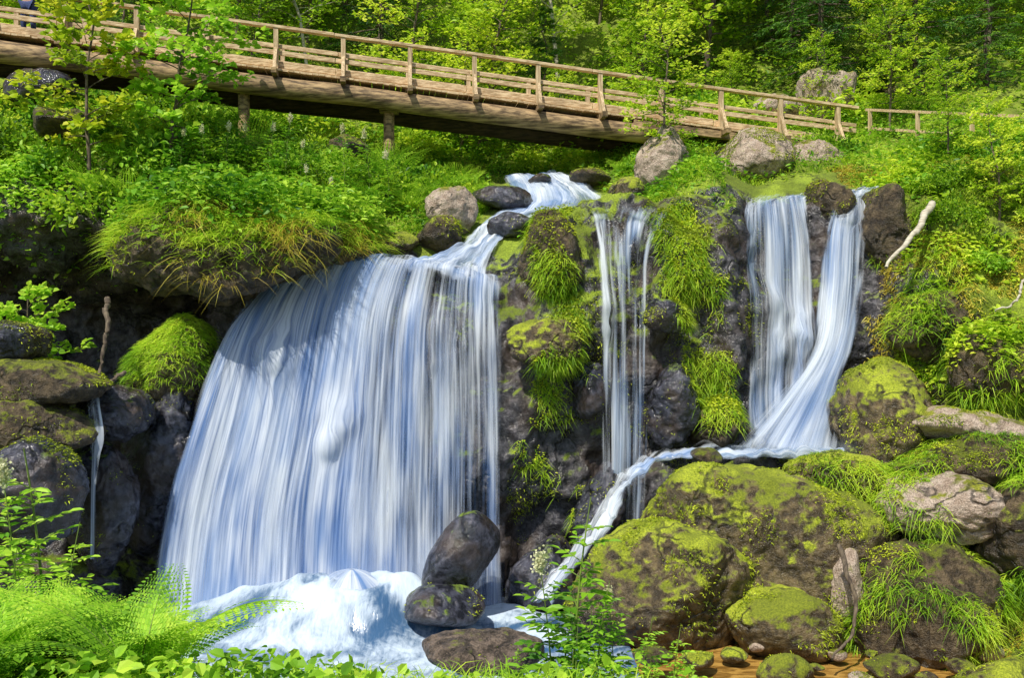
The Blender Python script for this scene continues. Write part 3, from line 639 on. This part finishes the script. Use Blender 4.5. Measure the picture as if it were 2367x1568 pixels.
def tree(kind,x,y,s,label,name='broadleaf_tree',z=None,rz=None,group=None,tilt=0):
    z=ground_z(x,y)-.15 if z is None else z
    e=bpy.data.objects.new(name,None); e.location=(x,y,z); e.scale=(s,s,s*rng.uniform(.92,1.1)); e.rotation_euler=(rng.normal()*.03,rng.normal()*.03+tilt,rng.uniform(-.5,.5) if rz is None else rz); COL.objects.link(e)
    e['label']=label; e['category']='tree'
    if group: e['group']=group
    for nm,me in zip(('trunk','crown'),protos[kind]):
        o=bpy.data.objects.new(nm,me); o.parent=e; COL.objects.link(o)
    return e
lab={'a':'leafy green forest tree on the steep slope','b':'young bright green beech on the slope','c':'tall sunlit beech with layered branches','s':'dark green spruce among beeches','p':'slender pale-barked tree with airy crown'}
r=np.random.default_rng(5)
kinds=['b','a','c','b','s','c','a','b','p','s']
k=0
for row,(D,n) in enumerate(((27.6,14),(30.5,14),(34,13),(39,9))):
    hw=D*.6+1
    for i in range(n):
        x=-hw+2*hw*(i+.5)/n+r.uniform(-.7,.7); y=D+r.uniform(-1,1); kd=kinds[(k*7+row)%10]; k+=1
        s=r.uniform(.55,.85) if row==0 else r.uniform(.8,1.2)
        if row==0 and 5.5<x<11: s*=.55
        tree(kd,x,y,s,lab[kd],'spruce_tree' if kd=='s' else 'broadleaf_tree',group='trees on the wooded hillside')
tree('s',12.2,27.5,1.0,lab['s'],'spruce_tree'); tree('s',9.8,28.5,1.1,lab['s'],'spruce_tree')
for (x,y,s,kd,l) in [(-8.9,19.2,.95,'m','young maple with yellowing leaves before the bridge'),(-7.5,20.0,1.05,'m2','thin sapling rising in front of the bridge'),(-9.9,18.0,.8,'m2','leafy sapling on the shaded bank'),(-10.6,17.2,.6,'m2','leafy sapling overhanging the hollow'),
   (3.55,21.4,1.0,'y','slender birch sapling between boulders'),(9.6,20.0,.6,'y','small birch sapling on the mossy bank'),(13.2,19.5,.95,'b','leafy young tree on the mossy bank'),(11.0,18.3,.45,'b','small leafy tree on the mossy slope'),(9.6,17.9,.35,'b','low leafy sapling on the steep bank'),(10.3,24.8,.9,'y','airy birch sapling by the bridge end'),(-12.3,16.5,.6,'a','leafy tree on the near bank'),(1.4,26.3,.7,'y','thin sapling behind the bridge'),(-1.5,26.5,.7,'b','small beech behind the bridge')]:
    tree(kd,x,y,s,l)
def fern_mesh(seed,nf=10,L=.95,npn=22,nl=9):
    r=np.random.default_rng(seed); C=[];Ax=[];Nn=[];Ls=[];st=Acc()
    for f in range(nf):
        az=f*2*math.pi/nf+r.uniform(-.3,.3); Lf=L*r.uniform(.75,1.1); h=np.array([math.cos(az),math.sin(az),0]); el=r.uniform(.9,1.25); k=r.uniform(.9,1.5)
        s=np.linspace(0,1,30); ang=el-k*s**1.3; d=np.cos(ang)[:,None]*h+np.sin(ang)[:,None]*zz
        pts=np.cumsum(d*Lf/30,axis=0); st.add(*tube(pts[::3],np.linspace(.006,.001,10),4))
        side=np.cross(h,zz)
        for i in range(npn):
            t=.14+.86*i/npn; b=np.array([np.interp(t,s,pts[:,q]) for q in range(3)]); dd=np.array([np.interp(t,s,d[:,q]) for q in range(3)])
            pl=Lf*.24*math.sin(math.pi*min(1,(t*.86+.10)))**.8*(1-t*.25)+.01
            for sg in (-1,1):
                pd=nrm(side*sg+dd*.45-zz*.15); n=max(3,int(nl*pl/(Lf*.24)+1))
                nm=nrm(np.cross(pd,dd)); nm=nm if nm[2]>0 else -nm
                for q in range(n):
                    w=q/n; bb=b+pd*pl*w-zz*pl*.12*w*w; ll=pl*.26*(1-w*.75)
                    for s2 in (-1,1):
                        C.append(bb); Ax.append(dd*s2+pd*.5); Nn.append(nm); Ls.append(ll)
                C.append(b+pd*pl*.8); Ax.append(pd); Nn.append(nm); Ls.append(pl*.25)
    V,F=leaves(np.array(C),np.array(Ax),np.array(Nn),np.array(Ls),np.array(Ls)*.42,.05)
    a=Acc(); a.add(V,F); return st.mesh('stalk',M_stem),a.mesh('frond',L_fern,False)
ferns=[fern_mesh(1),fern_mesh(2,8,1.1),fern_mesh(3,12,.8)]
fern_small=[fern_mesh(4,9,.8,16,4),fern_mesh(5,8,.9,16,4)]
def plant(name,parts,names,loc,s,label,cat,rz=None,group=None,tilt=(0,0)):
    e=bpy.data.objects.new(name,None); e.location=tuple(loc); e.scale=(s,s,s); e.rotation_euler=(tilt[0],tilt[1],rng.uniform(0,6.28) if rz is None else rz); COL.objects.link(e)
    e['label']=label; e['category']=cat
    if group: e['group']=group
    for nm,me in zip(names,parts):
        if me is None: continue
        o=bpy.data.objects.new(nm,me); o.parent=e; COL.objects.link(o)
    return e
def herb_mesh(seed,H=1.4,nodes=12,leaf=.17,flower=True,lm=L_herb):
    r=np.random.default_rng(seed); st=Acc(); lf=Acc(); fl=Acc()
    z=np.linspace(0,1,10); p=np.stack([.12*H*z**2*r.uniform(-1,1)+0*z,.1*H*z**2*r.uniform(-1,1),z*H],1); st.add(*tube(p,.011*(1-z*.7),5))
    C=[];Ax=[];Nn=[];Ls=[]
    for k in range(nodes):
        f=.12+.8*k/nodes; b=np.array([np.interp(f,z,p[:,i]) for i in range(3)])
        for s in range(2 if k%2 else 3):
            az=k*1.6+s*2.1+r.uniform(-.3,.3); d=np.array([math.cos(az),math.sin(az),r.uniform(.1,.6)]); d=nrm(d); L=leaf*(1.15-.6*f)*r.uniform(.8,1.2)
            st.add(*tube(np.array([b,b+d*L*.9,b+d*L*1.7-zz*L*.2]),[.004,.003,.002],4))
            sd_=nrm(np.cross(d,zz))
            for q,(w,g) in enumerate(((.6,1),(.6,-1),(1.1,1),(1.1,-1),(1.65,0))):
                C.append(b+d*L*w-zz*L*.06*w*w); Ax.append(d*.7+sd_*g*.9-zz*.15); Nn.append(zz+r.normal(size=3)*.25); Ls.append(L*r.uniform(.7,1.0))
    Ls=np.array(Ls); lf.add(*leaves(np.array(C),np.array(Ax),np.array(Nn),Ls,Ls*.42))
    fm=None
    if flower:
        top=p[-1]; n=420; q=r.normal(size=(n,3))*np.array([.026,.026,.055])*r.uniform(.3,1.0,(n,1)); q+=top+zz*.02
        fl.add(*leaves(q,r.normal(size=(n,3)),r.normal(size=(n,3)),.026,.022)); fm=fl.mesh('flower_head',L_flower,False)
    return st.mesh('stem',M_stem),lf.mesh('foliage',lm,False),fm
herbs=[herb_mesh(1),herb_mesh(2,1.7,15),herb_mesh(3,1.1,9,.17,False),herb_mesh(4,1.3,12,.13,False,L_fern)]
HN=('stem','foliage','flower_head')
def shrub_mesh(seed,R=.6,n=900,leaf=.09,lm=L_herb):
    r=np.random.default_rng(seed); cl=r.normal(size=(26,3)); cl=nrm(cl)*r.uniform(.3,1,(26,1))**.6*R*np.array([1,1,.8]); cl[:,2]=np.abs(cl[:,2])
    st=Acc()
    for c in cl: st.add(*tube(np.array([[0,0,-.15],c*.5+[0,0,.03],c]),[.012,.007,.003],4))
    i=r.integers(0,26,n); c=cl[i]+r.normal(size=(n,3))*R*.17
    out=nrm(c+1e-3); L=leaf*r.uniform(.6,1.3,n)
    V,F=leaves(c,out+r.normal(size=(n,3))*.7-zz*.2,zz+out*.5+r.normal(size=(n,3))*.4,L,L*.55); a=Acc(); a.add(V,F)
    return st.mesh('stem',M_stem),a.mesh('foliage',lm,False)
shrubs=[shrub_mesh(1,.6,700,.12),shrub_mesh(2,.5,800,.08,L_beech),shrub_mesh(3,.7,900,.11,L_forest),shrub_mesh(4,.5,700,.09,L_herb)]
r=np.random.default_rng(21)
for k in range(22):
    D=r.uniform(6.4,9.0); u=r.uniform(-30,150) if k>6 else r.uniform(60,185); x=(u-512)*D/910
    g=ground_z(x,D,4.6)
    plant('fern',ferns[k%3],('stalk','frond'),(x,D,g+.05),r.uniform(1.05,1.5)*(1.0 if u<110 else .85),'bright green fern growing on the near bank','fern',group='ferns on the near bank')
for (u,vt,D,i) in [(22,470,8.2,1),(48,440,8.5,3),(60,520,8.0,3),(8,540,7.6,3),(80,560,8.6,2)]:
    tp=P(u,vt,D); g=ground_z(tp[0],D,4.5); H=(1.4,1.7,1.1,1.3)[i]; s=(tp[2]-g)/H
    plant('herb_plant',herbs[i],HN,(tp[0],D,g-.05),s,'tall leafy wildflower stem rising above ferns','plant')
for (u,vt,D,i) in [(572,495,9.2,3),(553,560,9.4,0),(595,575,9.0,3),(615,590,9.3,1),(640,610,9.5,3),(575,620,8.8,2),(670,625,9.4,3),(695,640,9.6,3),(525,640,9.3,3),(600,640,8.8,3),(650,650,9.0,3),(550,648,8.8,3),(510,660,9.4,2),(625,655,8.8,2),(585,600,9.5,3),(560,590,9.6,2),(490,662,8.6,3),(530,662,8.4,2),(450,665,8.5,2),(415,662,8.4,3),(685,665,9.0,2)]:
    tp=P(u,vt,D); g=ground_z(tp[0],D,4.5); H=(1.4,1.7,1.1,1.3)[i]; s=(tp[2]-g)/H
    plant('herb_plant',herbs[i],HN,(tp[0],D,g-.05),max(.3,s),'leafy wildflower plant growing by the pool' if i>1 else 'tall cream-flowered meadowsweet by the pool','plant',group='wildflowers on the near bank')
for (u,v,D,s) in [(420,165,21.5,1.3),(435,158,22,1.4),(400,170,21.3,1.2),(445,172,21.4,1.1),(375,165,21.6,1.5),(392,160,22.4,1.7),(385,150,23,1.5),(255,150,21.5,1.5),(480,170,22.8,.8),(455,160,23,1.1),(120,170,19.6,1.2),(90,200,18.9,1.2),(150,160,20.3,1.3),(60,230,18.2,1.2),(35,260,17.8,1.1),(360,185,20.3,1.1),(470,165,23.5,1.0),(620,165,23.6,.8),(130,190,19,1.2),(410,185,20.8,1.0)]:
    q=P(u,v,D); q[2]=ground_z(q[0],D); plant('fern',fern_small[int(u)%2],('stalk','frond'),q,s,'arching fern growing between mossy rocks','fern',group='ferns on the rocky banks')
for (u,v,D) in [(250,110,20.5),(268,112,20.3),(285,120,20.0),(225,120,20.0),(300,125,20.0),(310,135,19.6),(205,128,19.6),(180,140,19.4),(345,140,20.2),(370,135,20.8),(262,125,19.2),(335,160,19.4),(390,150,20.5)]:
    q=P(u,v,D); g=ground_z(q[0],D); plant('meadowsweet',herbs[int(u)%2],HN,(q[0],D,g-.05),r.uniform(.75,1.1),'cream-flowered meadowsweet on the grassy rock','plant',group='meadowsweet on the bank')
def scat(n,xr,yr,f,proto,lbl,grp,s0=.7,s1=1.3,seed=0,name='shrub'):
    r=np.random.default_rng(seed); c=0;tries=0
    while c<n and tries<n*20:
        tries+=1; x=r.uniform(*xr); y=r.uniform(*yr); z=ground_z(x,y)
        if np.min(np.linalg.norm(cp[::11,:2]-np.array([x,y]),axis=1))<.75: continue
        if not f(x,y,z): continue
        plant(name,proto[c%len(proto)],('stem','foliage'),(x,y,z),r.uniform(s0,s1),lbl,'bush',group=grp); c+=1
scat(38,(-12.5,-5.2),(18.0,22.3),lambda x,y,z:z>6.5,shrubs,'leafy green shrub on the steep bank','shrubs on the bank',.8,1.4,1)
scat(36,(-5.5,-1),(20.4,24.5),lambda x,y,z:True,shrubs,'low leafy shrub beside the stream','shrubs beside the stream',.6,1.2,2)
scat(26,(2.6,9),(22.3,27),lambda x,y,z:True,shrubs,'leafy shrub below the footbridge','shrubs below the bridge',.4,.8,3)
scat(30,(8.2,13),(16.8,19.8),lambda x,y,z:z>6.0,shrubs,'bright leafy shrub on the mossy bank','shrubs on the mossy bank',.35,.8,4)
scat(28,(-16,16),(26,31),lambda x,y,z:True,shrubs,'leafy undergrowth bush on the forest slope','undergrowth bushes',.9,1.7,5)
scat(16,(-3.5,2.2),(24.3,27),lambda x,y,z:True,shrubs,'low leafy shrub beneath the footbridge','shrubs beneath the bridge',.5,.9,6)
# ---------------------------------------------------------------- scatter on surfaces
SA=[]
for nm,V,F,_ in SURF:
    if F.shape[1]==3: F=np.concatenate([F,F[:,2:3]],1)
    a=V[F[:,0]];b=V[F[:,1]];c=V[F[:,2]];d=V[F[:,3]]
    n=np.cross(b-a,c-a)*.5+np.cross(c-a,d-a)*.5; ar=np.linalg.norm(n,axis=1); n=nrm(n); ce=(a+b+c+d)/4
    SA.append((nm,V,F,ce,n,ar))
def scatter(dens,only=None,seed=0):
    r=np.random.default_rng(seed); PS=[];NS=[]
    for nm,V,F,ce,n,ar in SA:
        if only is not None and not only(nm): continue
        m=dens(ce,n,nm); cnt=r.poisson(np.clip(m,0,None)*ar); idx=np.repeat(np.arange(len(F)),cnt)
        if len(idx)==0: continue
        u=r.uniform(size=(len(idx),1)); v=r.uniform(size=(len(idx),1)); f=F[idx]
        p=(V[f[:,0]]*(1-u)+V[f[:,1]]*u)*(1-v)+(V[f[:,3]]*(1-u)+V[f[:,2]]*u)*v
        PS.append(p);NS.append(n[idx])
    return np.concatenate(PS),np.concatenate(NS)
from mathutils.kdtree import KDTree
wp=np.concatenate([cp[::7],Sst.reshape(-1,3)[::5]])
kd=KDTree(len(wp)); [kd.insert(Vector(x),i) for i,x in enumerate(wp.tolist())]; kd.balance()
def nowater(p,d=.3):
    m=np.ones(len(p),bool)
    near=(p[:,0]>-4)&(p[:,0]<7)&(p[:,1]>15)&(p[:,1]<25)
    for i in np.where(near)[0]:
        if kd.find(Vector(p[i]))[2]<d: m[i]=False
    return m
def patch(p,s,seed,lo=-.1,hi=.2): return np.clip((fbm(p*s,seed,3)-lo)/(hi-lo),0,1)
isg=lambda n:n=='ground'
def stuff(name,acc,mat,label,cat):
    return obj_from(name,acc.mesh(name,mat,False),kind='stuff',label=label,category=cat)
def d_bank(c,n,nm):
    up_=n[:,2]>.25
    bankz=(c[:,1]>18.6)&(c[:,1]<27)&(c[:,2]>6.9)&(np.abs(c[:,0])<13.5)
    bankz&=~((c[:,0]>-.3)&(c[:,0]<4.2)&(c[:,1]<19.2))
    bankz&=~((c[:,0]>4.6)&(c[:,0]<7.6)&(c[:,1]<20.4))
    return up_*bankz*(.25+.75*patch(c,.9,3))
p,n=scatter(lambda c,n,nm:d_bank(c,n,nm)*340,isg,1); m=nowater(p,.34); p,n=p[m],n[m]
a=Acc(); a.add(*blades(p,n,.34,.017,.6,.45)); stuff('bank_grass',a,L_grass,'long bright grass covering the stream banks','grass')
p,n=scatter(lambda c,n,nm:d_bank(c,n,nm)*200,isg,2); m=nowater(p,.34); p,n=p[m],n[m]
def leafcover(p,n,L,h,lw=.6):
    k=len(p); c=p+zz*rng.uniform(0,1,(k,1))**.8*h; ax=rng.normal(size=(k,3))*np.array([1,1,.35]); Ls=L*rng.uniform(.5,1.3,k)
    return leaves(c,ax,zz*1.0+n*.6+rng.normal(size=(k,3))*.35,Ls,Ls*lw)
a=Acc(); a.add(*leafcover(p,n,.12,.3)); stuff('bank_foliage',a,L_herb,'mixed leafy ground cover on the banks','ground cover')
p,n=scatter(lambda c,n,nm:((c[:,1]>25)&(c[:,1]<44)&(np.abs(c[:,0])<26))*np.where(c[:,1]<32,90,30)*(.25+.75*patch(c,.5,8)),isg,3)
a=Acc(); a.add(*leafcover(p,n,.18,1.0)); stuff('forest_undergrowth',a,L_forest,'sunlit undergrowth covering the forest slope','undergrowth')
ov=lambda nm:('capped with long grass' in nm) or ('grassy rock shelf' in nm)
p,n=scatter(lambda c,n,nm:np.clip((n[:,2]-.1)*2,0,1)*800*(.3+.7*patch(c,1.2,5,-.3,.2)),ov,4)
a=Acc(); a.add(*blades(p,n,.38,.014,.8,.7,.6)); stuff('overhang_grass',a,L_grass,'long grass spilling over the overhanging rock','grass')
p,n=scatter(lambda c,n,nm:np.clip((n[:,2]+.25)*2,0,1)*(n[:,1]<.1)*500*patch(c,1.5,15,0,.25)*(c[:,0]>-6),ov,5)
a=Acc(); a.add(*blades(p,n,.38,.012,1.2,.5,.2)); stuff('dry_grass',a,L_gold,'straw-coloured grass hanging off the rock edge','grass')
p,n=scatter(lambda c,n,nm:np.clip((n[:,2]-.1)*2,0,1)*420*(.2+.8*patch(c,1.3,55,-.1,.15)),ov,6)
a=Acc(); a.add(*leafcover(p,n,.15,.7)); stuff('overhang_foliage',a,L_herb,'leafy herbs growing over the rock shelf','ground cover')
p,n=scatter(lambda c,n,nm:((c[:,0]<-8.0)&(c[:,0]>-14)&(c[:,1]>14)&(c[:,1]<23)&(c[:,2]>6.0))*260*(.2+.8*patch(c,.8,25)),isg,7)
a=Acc(); a.add(*leafcover(p,n,.14,.45)); stuff('shaded_foliage',a,L_fern,'leafy plants clinging to the steep bank','ground cover')
p,n=scatter(lambda c,n,nm:np.clip((n[:,2]+.2)*2,0,1)*2200*(n[:,1]<.4)*(c[:,2]>4.0),lambda nm:'carpeted with bright grass' in nm,8)
a=Acc(); a.add(*blades(p,n,.14,.013,.7,.8,.4)); stuff('rock_grass',a,L_grass,'vivid short grass carpeting a rounded rock','grass')
def segd(c,pts):
    best=np.full(len(c),9.)
    for a,b in zip(pts[:-1],pts[1:]):
        ab=b-a; t=np.clip(((c-a)@ab)/(ab@ab),0,1); best=np.minimum(best,np.linalg.norm(c-(a+t[:,None]*ab),axis=1))
    return best
strips=[([P(548,215,18.2),P(548,265,17.2),P(572,325,17.0)],.46),([P(562,360,17.0),P(552,440,17.0),P(556,505,17.0)],.56),([P(672,214,18.4),P(688,250,17.6),P(700,320,17.4),P(718,400,17.3)],.56),([P(575,340,17.1),P(540,335,17)],.25)]
def d_strip(c,n,nm):
    r=np.zeros(len(c))
    for pts,rad in strips: 
        d=segd(c,pts)+fbm(c*2.0,7,4)*.5; r=np.maximum(r,np.clip((rad-d)/.25,0,1))
    return r*(n[:,1]<.45)
p,n=scatter(lambda c,n,nm:d_strip(c,n,nm)*1000,None,9)
a=Acc(); a.add(*blades(p,n,.13,.013,1.2,.8,.15)); stuff('hanging_grass',a,L_grass,'bright grass strips hanging down the wet cliff','grass')
p,n=scatter(lambda c,n,nm:d_strip(c,n,nm)*1400,None,10)
a=Acc(); a.add(*leafcover(p+n*.03,n,.05,.05)); stuff('hanging_moss',a,L_mossb,'yellow green moss cushions on the wet cliff','moss')
def d_moss(c,n,nm):
    if nm=='ground':
        return ((c[:,0]>7.4)&(c[:,1]>13.2)&(c[:,1]<21)&(c[:,0]<12.5))*700*patch(c,.9,31,-.15,.2)+((c[:,2]>1)&(c[:,2]<8)&(np.abs(c[:,0]-2.6)<2.7)&(c[:,1]>16))*(n[:,1]<0)*500*patch(c,1.5,32,.0,.2)
    k=1.0 if ('moss' in nm or 'grass' in nm) else .25
    if 'stone' in nm and 'pool' in nm: k=.5
    if 'wet' in nm: k=.12
    if 'speckled' in nm: k=.05
    return k*1400*np.clip((n[:,2]+.35)*1.3,0,1)*patch(c,1.5,33,.0,.2)*(n[:,1]<.6)
p,n=scatter(d_moss,None,11); m=nowater(p,.22); p,n=p[m],n[m]
a=Acc(); a.add(*blades(p,n,.045,.018,.5,.9,.3)); stuff('moss',a,L_mossb,'thick green and gold moss over boulders','moss')
def d_rg(c,n,nm):
    if nm=='ground': return ((c[:,0]>7.4)&(c[:,1]>13)&(c[:,1]<21)&(c[:,0]<13))*650*patch(c,1.1,41,.0,.2)
    if 'draped in long grass' in nm or 'grass tufts' in nm: return 1100*patch(c,1.0,42,-.05,.12)*(n[:,1]<.4)
    if 'ringed with grass' in nm: return 500*patch(c,1.5,43,.1,.3)*(c[:,0]<7)
    if 'mossy' in nm and 'cascade' in nm: return 350*(n[:,2]>.2)*patch(c,1.5,44)
    if 'mossy ledge' in nm or 'steep bank' in nm: return 700*patch(c,1.3,45,-.1,.15)
    return 0*c[:,0]
p,n=scatter(d_rg,None,12); m=nowater(p,.3); p,n=p[m],n[m]
a=Acc(); a.add(*blades(p,n,.19,.013,.9,.8,.4)); stuff('slope_grass',a,L_grass,'trailing grass tufts on the sunny bank','grass')
p,n=scatter(lambda c,n,nm:(1.0 if nm=='ground' else 1.0)*((c[:,0]>7.6)&(c[:,1]>13)&(c[:,1]<22)&(c[:,0]<13.5))*330*patch(c,.8,51,.0,.15),lambda nm:nm=='ground' or 'steep bank' in nm,13)
a=Acc(); a.add(*leafcover(p,n,.12,.25)); stuff('slope_foliage',a,L_beech,'small leafy plants over the mossy slope','ground cover')
p,n=scatter(lambda c,n,nm:((c[:,0]>7.2)&(c[:,1]>14)&(c[:,1]<21)&(c[:,0]<13))*800*patch(c,1.2,52,-.05,.15),isg,14)
a=Acc(); a.add(*blades(p,n,.08,.022,.8,.8,.3)); stuff('golden_moss',a,L_gold,'golden dry moss on the sunlit bank','moss')
p,n=scatter(lambda c,n,nm:((c[:,1]>5.5)&(c[:,1]<10.4)&(c[:,0]>-8)&(c[:,0]<1.6)&(c[:,2]>.5))*560*(.25+.75*patch(c,1.0,61,-.1,.1))*np.clip((1.6-c[:,0])/1.5,0,1),isg,15)
hh=.12+.32*patch(p,1.1,62,-.3,.3)[:,None]
k=len(p); c_=p+zz*rng.uniform(0,1,(k,1))*hh; Ls=.085*rng.uniform(.5,1.4,k)
a=Acc(); a.add(*leaves(c_,rng.normal(size=(k,3))*np.array([1,1,.5]),zz+rng.normal(size=(k,3))*.5,Ls,Ls*.75)); stuff('near_foliage',a,L_fern,'broad-leaved ground cover on the near bank','ground cover')
p,n=scatter(lambda c,n,nm:((c[:,1]>5.5)&(c[:,1]<10.8)&(c[:,0]>-9)&(c[:,0]<2)&(c[:,2]>.3))*120,isg,16)
a=Acc(); a.add(*blades(p,n,.5,.012,.5,.4)); stuff('near_grass',a,L_grass,'long grass on the near bank','grass')
def stick(pts,rad,label,mat=M_bark):
    pts=catmull(np.array(pts),30); c=pts[0].copy(); r_=np.linspace(rad,rad*.4,30)*(1+.25*fbm(np.stack([np.arange(30)*.5]*3,-1),3,2)); pts=pts+np.stack([fbm(np.stack([np.arange(30)*.15+k*9]*3,-1),5,2)*.07 for k in range(3)],-1)
    V,F=tube(pts-c,r_,8); obj_from('fallen_branch',mesh_from('fallen_branch',V,F,mat),tuple(c),label=label,category='branch')
stick([P(107,298,16.6),P(109,320,16.4),P(103,350,16.2),P(101,386,16.0)],.06,'bare dark branch propped against the hollow')
stick([P(125,372,16),P(112,380,15.9),P(100,388,15.8)],.04,'short broken reddish branch on the wet rock')
stick([P(838,545,14.2),P(852,580,13.9),P(855,610,13.8),P(848,640,13.7),P(832,660,13.4)],.045,'curved dead branch leaning on the boulder')
stick([P(932,203,17.9),P(922,222,17.5),P(905,243,17.2),P(886,268,17.0)],.08,'pale weathered root lying on the mossy slope',M_birch)
stick([P(1030,270,15.5),P(1015,300,15.4),P(995,312,15.6)],.03,'thin pale branch on the mossy slope',M_birch)
# ---------------------------------------------------------------- light & camera
w=bpy.data.worlds.new('World'); scene.world=w; w.use_nodes=True; nt=w.node_tree; bg=nt.nodes['Background']
EL,AZ=math.radians(56),math.radians(-150)
sky=nt.nodes.new('ShaderNodeTexSky'); sky.sky_type='NISHITA'; sky.sun_disc=False; sky.sun_elevation=EL; sky.sun_rotation=AZ
nt.links.new(sky.outputs[0],bg.inputs[0]); bg.inputs[1].default_value=.125
sdir=Vector((math.sin(AZ)*math.cos(EL),math.cos(AZ)*math.cos(EL),math.sin(EL)))
sl=bpy.data.lights.new('sun','SUN'); sl.energy=5.0; sl.angle=math.radians(.5); sl.color=(1,.95,.84)
so=bpy.data.objects.new('sun',sl); so.rotation_euler=sdir.to_track_quat('Z','Y').to_euler(); so.location=(0,0,40); COL.objects.link(so)
cam=bpy.data.cameras.new('camera'); cam.lens=32; cam.sensor_width=36; cam.clip_end=600
co=bpy.data.objects.new('camera',cam); co.location=(0,0,CAMZ); co.rotation_euler=(math.radians(90),0,0); COL.objects.link(co); scene.camera=co
scene.view_settings.view_transform='Standard'; scene.view_settings.look='None'; scene.view_settings.exposure=0
